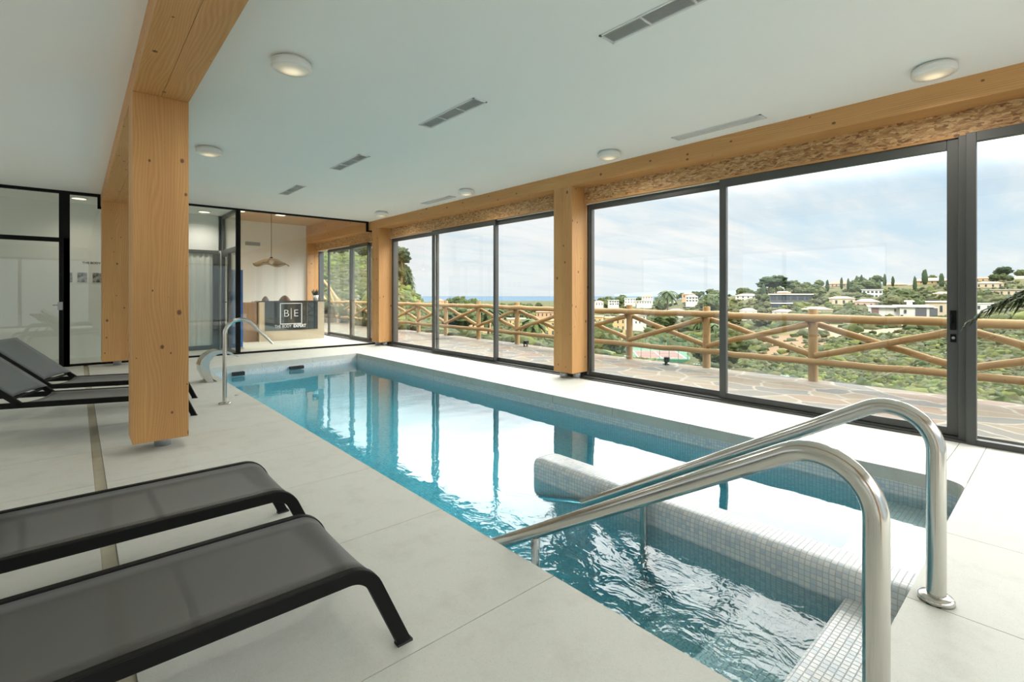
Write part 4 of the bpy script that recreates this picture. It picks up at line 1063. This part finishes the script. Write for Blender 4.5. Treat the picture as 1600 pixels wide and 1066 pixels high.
# cars on the road ------------------------------------------------------------
def car(px, t0, mat, lab, rz):
    x, y = site(px, t0); z = gz(px, t0)+.55
    e = thing('car', lab, 'car', (x,y,z), math.atan2(-x,y)+rz)
    b_ = MB(); b_.extrude_xz([(-2.1,.35),(-2.1,.75),(-1.9,.9),(-1.2,.95),(1.15,.95),(1.9,.85),(2.1,.7),(2.1,.35)], -.85, .85); b_.build('body', mat, e, bevel=.08)
    b_ = MB(); b_.extrude_xz([(-1.5,.94),(-.95,1.42),(.35,1.42),(1.1,.94)], -.72, .72); b_.build('cabin', M['wgls'], e, bevel=.05)
    for wx in (-1.3,1.3):
        for wy in (-.8,.8):
            q = MB(); q.tube([(wx,wy-.1,.33),(wx,wy+.1,.33)], .33, 16); q.build('wheel', M['rubber'], e)
car(1573,117,M['carwhite'],'white car on the road in the end pane',.2); car(1541,118,M['cardark'],'dark car on the road behind the palm frond',.1)

# trees ----------------------------------------------------------------------
def proto(kind):
    e = thing('tree', '', 'tree'); rg_ = random.Random(hash(kind) % 97 if False else {'round':1,'olive':2,'cypress':3,'palm':4,'pine':5}[kind])
    if kind in ('round','olive'):
        b_ = MB()
        for k in range(9):
            a = rg_.random()*2*PI; rr_ = rg_.random()*.30
            b_.ico((rr_*math.cos(a),rr_*math.sin(a),.50+rg_.random()*.28), .20+.10*rg_.random(), 4, .26, (1,1,.85), rng=rg_)
        b_.build('crown', M['leaf'] if kind == 'round' else M['leafolive'], e)
        b_ = MB(); b_.tube([(0,0,-.2),(.01,0,.5)], [.04,.025], 6); b_.build('trunk', M['trunk'], e)
    elif kind == 'cypress':
        b_ = MB(); b_.ico((0,0,.52), .5, 3, .12, (.24,.24,1), rng=rg_); b_.ico((.02,0,.35), .34, 3, .14, (.36,.36,1), rng=rg_); b_.build('crown', M['leafdark'], e)
        b_ = MB(); b_.tube([(0,0,-.15),(0,0,.2)], .03, 6); b_.build('trunk', M['trunk'], e)
    elif kind == 'pine':
        b_ = MB()
        for k in range(7):
            a = rg_.random()*2*PI; rr_ = rg_.random()*.25
            b_.ico((rr_*math.cos(a),rr_*math.sin(a),.72+rg_.random()*.2), .17+.08*rg_.random(), 4, .28, (1,1,.55), rng=rg_)
        b_.build('crown', M['leafdark'], e)
        b_ = MB(); b_.tube([(0,0,-.2),(.03,0,.4),(0,0,.75)], [.035,.028,.02], 6); b_.build('trunk', M['trunk'], e)
    else:
        b_ = MB()
        for k in range(26):
            a = k*2.4; up = .28-.5*(k/25); L = .38
            d = Vector((math.cos(a),math.sin(a),0)); P_ = [Vector((0,0,.72))+d*L*f+Vector((0,0,up*f-.42*f*f*.8)) for f in [i/6 for i in range(7)]]
            s = d.cross(Vector((0,0,1)))
            for i in range(6):
                w0, w1 = .07*math.sin(PI*(.12+.8*i/6)), .07*math.sin(PI*(.12+.8*(i+1)/6))
                dr = Vector((0,0,-.5))
                b_.add([P_[i],P_[i+1],P_[i+1]+s*w1+dr*w1,P_[i]+s*w0+dr*w0], [(0,1,2,3)]); b_.add([P_[i],P_[i+1],P_[i+1]-s*w1+dr*w1,P_[i]-s*w0+dr*w0], [(3,2,1,0)])
        b_.build('crown', M['palm'], e)
        b_ = MB(); b_.tube([(0,0,-.15),(.015,0,.35),(0,0,.73)], [.03,.022,.024], 8); b_.build('trunk', M['trunk'], e)
    return e
PT = {k: proto(k) for k in ('round','olive','cypress','palm','pine')}
USED = set()
def plant(kind, px, t0, h, lab, grp=None, z=None, sx=1.):
    x, y = site(px, t0); zz = gz(px, t0) if z is None else z
    o = PT[kind] if kind not in USED else copy_tree(PT[kind]); USED.add(kind)
    o.location = (x,y,zz-.05*h); o.rotation_euler = (0,0,random.random()*6.28); o.scale = (h*sx,h*sx,h); o['label'] = lab
    if grp: o['group'] = grp
    elif 'group' in o: del o['group']
    o.name = {'round':'broadleaf_tree','olive':'olive_tree','cypress':'cypress_tree','palm':'palm_tree','pine':'pine_tree'}[kind]
    return o
# singled-out trees
plant('palm', 706, 44, 3.3, 'broad palm rising above the fence right of the thick mullion', sx=1.25, z=elev(520,44))
plant('palm', 763, 42, 3.2, 'bushy palm rising above the fence beside the second thin mullion', sx=1.3, z=elev(522,42))
plant('palm', 832, 60, 4.6, 'palm in front of the ochre blocks left of the middle column', sx=1.2, z=elev(540,60))
plant('round', 712, 40, 2.6, 'round dark bush below the broad palm', sx=1.3, z=elev(524,40))
plant('round', 1036, 190, 8, 'dark round tree in the valley left of the right fence post', sx=1.3)
plant('palm', 1043, 250, 13, 'pale green palm standing alone above the fence rail', sx=1.1, z=elev(483,250))
plant('pine', 1202, 300, 14, 'tall pine left of the dark glass villa', sx=1.1); plant('pine', 1212, 300, 15, 'taller wide pine beside the dark glass villa', sx=1.2)
plant('cypress', 1193, 290, 11, 'single cypress left of the tall pines')
plant('palm', 1452, 142, 5.5, 'palm before the low cream building', z=elev(500,142))
plant('round', 1337, 128, 2.3, 'yellow green bush left of the white modern villa')
plant('pine', 627, 46, 3.2, 'flat topped tree high on the left hillside', z=elev(441,46), sx=.9)
plant('palm', 635, 48, 2.3, 'tall palm at the edge of the left hillside', z=elev(455,48)); plant('palm', 629, 47, 2.2, 'shaggy palm among the trees on the left hillside', z=elev(447,47), sx=1.2); plant('palm', 639, 49, 1.6, 'lower palm at the outer edge of the left hillside', z=elev(458,49), sx=1.2)
plant('cypress', 618, 46, 3.0, 'tall narrow conifer beside the corner column on the hill', z=elev(444,46)); plant('round', 627, 47, 2.6, 'leafy tree between the palms on the left hillside', z=elev(450,47), sx=.9)
def zone(kind, p0, p1, t0, t1, n, h0, h1, grp, sx=1., seed=1, avoid=True):
    rg_ = random.Random(seed); c_ = 0; tries = 0
    while c_ < n and tries < n*30:
        tries += 1; p = rg_.uniform(p0,p1); t_ = math.exp(rg_.uniform(math.log(t0), math.log(t1)))
        h = rg_.uniform(h0,h1); 
        if avoid:
            top = YH+FP*(EYE-gz(p,t_)-h)/t_; r_ = h*.5*sx*FP/t_
            bad = False
            for (a, b, th) in HS:
                if p+r_ > a and p-r_ < b and t_ < th+14 and t_ > th*.45: bad = True; break
            if bad: continue
        plant(kind, p, t_, h, grp[1], grp[0], sx=sx*rg_.uniform(.85,1.2)); c_ += 1
zone('round', 1140,1500, 150,400, 70, 5,9, ('green trees on the far hillside','rounded green tree among the villas on the far hillside'), seed=11)
zone('olive', 1140,1500, 110,330, 45, 3,6, ('olive green trees on the far hillside','greyish olive tree on the far hillside between villas'), seed=12)
zone('cypress', 1290,1480, 300,395, 16, 7,11, ('cypresses on the far crest','thin dark cypress near the crest of the far hill'), seed=13, avoid=False)
zone('round', 925,1125, 230,560, 46, 6,10, ('trees on the low skyline','green tree among the white houses right of the middle column'), seed=14)
zone('palm', 930,1125, 260,520, 9, 9,12, ('palms on the low skyline','small palm among the white houses right of the middle column'), seed=15)
zone('round', 925,968, 45,85, 7, 2.5,4.5, ('trees left of the tennis court','dense green tree on the slope left of the tennis court'), seed=16)
zone('round', 1102,1135, 45,85, 8, 2.5,4.5, ('trees right of the tennis court','dense green tree on the slope right of the tennis court'), seed=26)
zone('palm', 1075,1118, 110,150, 4, 6,7.5, ('palms in the valley grove','palm in the grove right of the tennis court'), seed=17)
zone('round', 700,862, 70,400, 40, 4,7, ('trees below the sea view','green tree in the valley left of the middle column'), seed=18)
zone('palm', 700,862, 80,220, 6, 5,7, ('palms below the sea view','palm in the valley left of the middle column'), seed=19)
zone('round', 1520,1640, 130,400, 22, 4,8, ('trees seen through the end pane','green tree on the hill in the end pane'), seed=20)
zone('pine', 1540,1600, 330,400, 5, 7,10, ('pines on the crest in the end pane','dark pine on the crest in the end pane'), seed=21)
zone('round', 500,600, 44,60, 16, .8,1.5, ('trees on top of the left bank','tree on top of the green bank behind the reception'), seed=22, avoid=False)
zone('pine', 500,600, 46,60, 6, 1.2,1.9, ('tall trees on top of the left bank','tall open tree on top of the green bank behind the reception'), seed=23, avoid=False)

# scrub: one uncountable cover of low bushes
def scrub(name, lab, specs, seed, sub):
    rg_ = np.random.default_rng(seed)
    bm = bmesh.new(); bmesh.ops.create_icosphere(bm, subdivisions=sub, radius=1); base = np.array([v.co[:] for v in bm.verts]); tri = np.array([[v.index for v in f.verts] for f in bm.faces]); bm.free()
    V = []; F = []; C = []; b = 0
    pal = np.array([(.10,.125,.045),(.14,.155,.06),(.19,.18,.085),(.075,.105,.04),(.23,.26,.07),(.17,.17,.11)])
    for (p0,p1,t0,t1,n,s0,s1,bright) in specs:
        for _ in range(n):
            p = rg_.uniform(p0,p1); t_ = math.exp(rg_.uniform(math.log(t0), math.log(t1))); x, y = site(p, t_)
            if x < 8.25 and y < 21: continue
            if tone(p,t_)[3] > .72 and rg_.random() < .85: continue
            hit = any(p > a-1 and p < bb+1 and t_ < th+2 and t_ > th-18 for (a,bb,th) in HS)
            if hit or (972 < p < 1104 and 28 < t_ < 122): continue
            s = rg_.uniform(s0,s1); z = gz(p,t_)
            k = 1+.32*rg_.standard_normal((len(base),1)); v = base*k*np.array([s,s,s*.7]); V.append(v+np.array([x,y,z+.15*s])); F.append(tri+b); b += len(base)
            c = pal[rg_.integers(len(pal))]*(.8+.5*rg_.random()) * (np.array([.85,.95,.6]) if bright else .62); C.append(np.tile(np.append(c,1), (len(base),1)))
    V = np.concatenate(V); F = np.concatenate(F); C = np.concatenate(C).astype(np.float32)
    me = bpy.data.meshes.new(name); me.vertices.add(len(V)); me.vertices.foreach_set('co', V.astype(np.float32).ravel())
    me.loops.add(F.size); me.loops.foreach_set('vertex_index', F.astype(np.int32).ravel()); me.polygons.add(len(F)); me.polygons.foreach_set('loop_start', np.arange(0,F.size,3,dtype=np.int32)); me.update(calc_edges=True)
    at = me.color_attributes.new('tone','FLOAT_COLOR','POINT'); at.data.foreach_set('color', C.ravel())
    me.materials.append(M['scrub']); o = bpy.data.objects.new(name, me); COL.objects.link(o)
    return tag(o, lab, 'bushes', None, 'stuff')
scrub('undergrowth', 'low scrub bushes covering the valley slopes', [
  (1140,1700,24,50,2600,.10,.36,0),(1140,1700,50,100,2600,.25,.8,0),(1140,1700,100,330,2600,.7,1.9,0),(700,1140,26,60,1500,.12,.4,0),(700,1140,60,120,1500,.3,.9,0),(690,1140,120,500,1600,.8,2.,0),(1200,1480,20,34,300,.12,.4,1)], 5, 2)
scrub('undergrowth', 'leafy weeds and bushes just beyond the log fence', [
  (660,1000,11,26,1500,.08,.30,0),(1000,1700,8.2,20,1900,.06,.22,0),(500,680,16.5,34,1800,.10,.30,0),(500,680,34,46,900,.2,.42,1),(500,600,18,42,1200,.15,.4,0)], 6, 2)

# ------------------------------------------------------------------ sky and light
SKY_BOOST = 7.6; SIDE = 1.4
wd = bpy.data.worlds.new('sky'); SC.world = wd; wd.use_nodes = True; nt = wd.node_tree; g = G(nt)
bg = nt.nodes['Background']
d = g.n('ShaderNodeTexCoord').outputs['Generated']; sp = g.n('ShaderNodeSeparateXYZ', {0:d})
zc_ = g.math('MAXIMUM', sp.outputs[2], 0.)
den = g.math('ADD', zc_, .10)
pv = g.n('ShaderNodeCombineXYZ', {0: g.math('DIVIDE', sp.outputs[0], den), 1: g.math('DIVIDE', sp.outputs[1], den), 2: 0.}).outputs[0]
rot = g.n('ShaderNodeMapping', {'Vector':pv,'Rotation':(0,0,.55),'Scale':(.35,1.1,1)}).outputs[0]
c1 = g.noise(rot, 1.0, 6, .58, .4); c2 = g.noise(rot, 3.2, 5, .6, .3)
cl = g.math('ADD', g.math('MULTIPLY', c1, .7), g.math('MULTIPLY', c2, .3))
# cloud cover thickens towards the sea (north-west of the frame), blue gaps towards the hills
az = g.math('SUBTRACT', g.math('MULTIPLY', sp.outputs[0], .75), g.math('MULTIPLY', sp.outputs[1], .66))
cov = g.math('ADD', cl, g.n('ShaderNodeMapRange', {0:az,1:-.5,2:.85,3:.17,4:-.06}).outputs[0])
blue = g.ramp(zc_, [(0,(.80,.90,.95)),(.06,(.70,.86,.96)),(.25,(.55,.75,.93)),(.5,(.75,.83,.93)),(1,(.7,.8,.9))])
white = g.ramp(cl, [(.3,(.84,.89,.93)),(.6,(1.,1.,1.))])
skyc = g.mix(g.ramp(cov, [(.36,(0,0,0)),(.58,(1,1,1))]), blue, white)
hz = g.ramp(zc_, [(0,(1,1,1)),(.05,(.35,.35,.35)),(.10,(0,0,0))])
skyc = g.mix(g.math('MULTIPLY', hz, .5), skyc, (.82,.905,.95))
# sky brightness raised in an unseen band above the frame to light the room
up = g.n('ShaderNodeMapRange', {0:sp.outputs[2],1:.17,2:.36,3:0.,4:1.}, interpolation_type='SMOOTHSTEP').outputs[0]
dn = g.n('ShaderNodeMapRange', {0:sp.outputs[2],1:.70,2:.92,3:1.,4:.12}, interpolation_type='SMOOTHSTEP').outputs[0]
hz_ = g.n('ShaderNodeMapRange', {0:sp.outputs[0],1:-.15,2:.35,3:0.,4:1.}, interpolation_type='SMOOTHSTEP').outputs[0]
st = g.math('ADD', .91, g.math('MULTIPLY', up, g.math('ADD', g.math('MULTIPLY', g.math('MULTIPLY', dn, hz_), SKY_BOOST), g.math('MULTIPLY', g.math('SUBTRACT', 1., hz_), SIDE))))
skyc = g.mix(up, skyc, (1.,.975,.94))
g.link(skyc, bg.inputs['Color'])
g.link(st, bg.inputs['Strength'])
sun = bpy.data.lights.new('sun', 'SUN'); sun.energy = 3.2; sun.angle = math.radians(12); sun.color = (1.,.93,.82)
so = bpy.data.objects.new('sun', sun); COL.objects.link(so); so.rotation_euler = Vector((.62,.35,-.80)).to_track_quat('-Z','Y').to_euler()
POOLW = 1.4; LAMPW = 32.
def lamp(name, loc, power, col=(1,.82,.6), cone=150):
    l = bpy.data.lights.new(name, 'SPOT'); l.energy = power; l.color = col; l.shadow_soft_size = 0.; l.spot_size = math.radians(cone); l.spot_blend = 1.
    o = bpy.data.objects.new(name, l); COL.objects.link(o); o.location = loc
lamp('pendant_light', (3.42,12.4,1.86), 45)
lamp('corridor_light', (.03,11.5,HC-.03), 18, (1,.90,.76)); lamp('corridor_light', (1.95,11.7,HC-.03), 34, (1,.94,.86))
for x in (2.96,3.89): lamp('reception_light', (x,13.3,3.17), 50, (1,.90,.74))
for (x, y), _l in spots:       # the lit ceiling fittings
    l = bpy.data.lights.new('ceiling_lamp', 'SPOT'); l.energy = LAMPW; l.color = (1,.93,.84); l.shadow_soft_size = 0.; l.spot_size = math.radians(172); l.spot_blend = 1.
    o = bpy.data.objects.new('ceiling_lamp', l); COL.objects.link(o); o.location = (x,y,HC-.10)
# added lamps in the hidden lounger-side wall, brightening the water
for y in (3.3,5.0,6.7,8.3):
    f_ = MB(); f_.tube([(PL-.02,y,-.55),(PL+.012,y,-.55)], .10, 24); o = f_.build('added_pool_lamp', M['white'], basin); struct(o)
    l = bpy.data.lights.new('added_pool_light', 'AREA'); l.shape = 'DISK'; l.size = .16; l.energy = POOLW; l.color = (1.,.98,.95)
    o = bpy.data.objects.new('added_pool_light', l); COL.objects.link(o); o.location = (PL+.02,y,-.55); o.rotation_euler = (0,-PI/2,0)

# ------------------------------------------------------------------ camera
cam = bpy.data.cameras.new('camera'); co = bpy.data.objects.new('camera', cam); COL.objects.link(co); SC.camera = co
co.location = (0,0,EYE); co.rotation_euler = (PI/2,0,-YAW)
cam.sensor_width = 36; cam.lens = 36*FP/1600; cam.shift_y = -(533-YH)/1600; cam.clip_start = .02; cam.clip_end = 40000
SC.view_settings.view_transform = 'Standard'; SC.view_settings.look = 'None'; SC.view_settings.exposure = .2; SC.view_settings.gamma = 1.
SC.cycles.use_denoising = True
SC.cycles.max_bounces = 14; SC.cycles.diffuse_bounces = 6; SC.cycles.glossy_bounces = 6; SC.cycles.transparent_max_bounces = 24
SC.cycles.caustics_reflective = False; SC.cycles.caustics_refractive = True
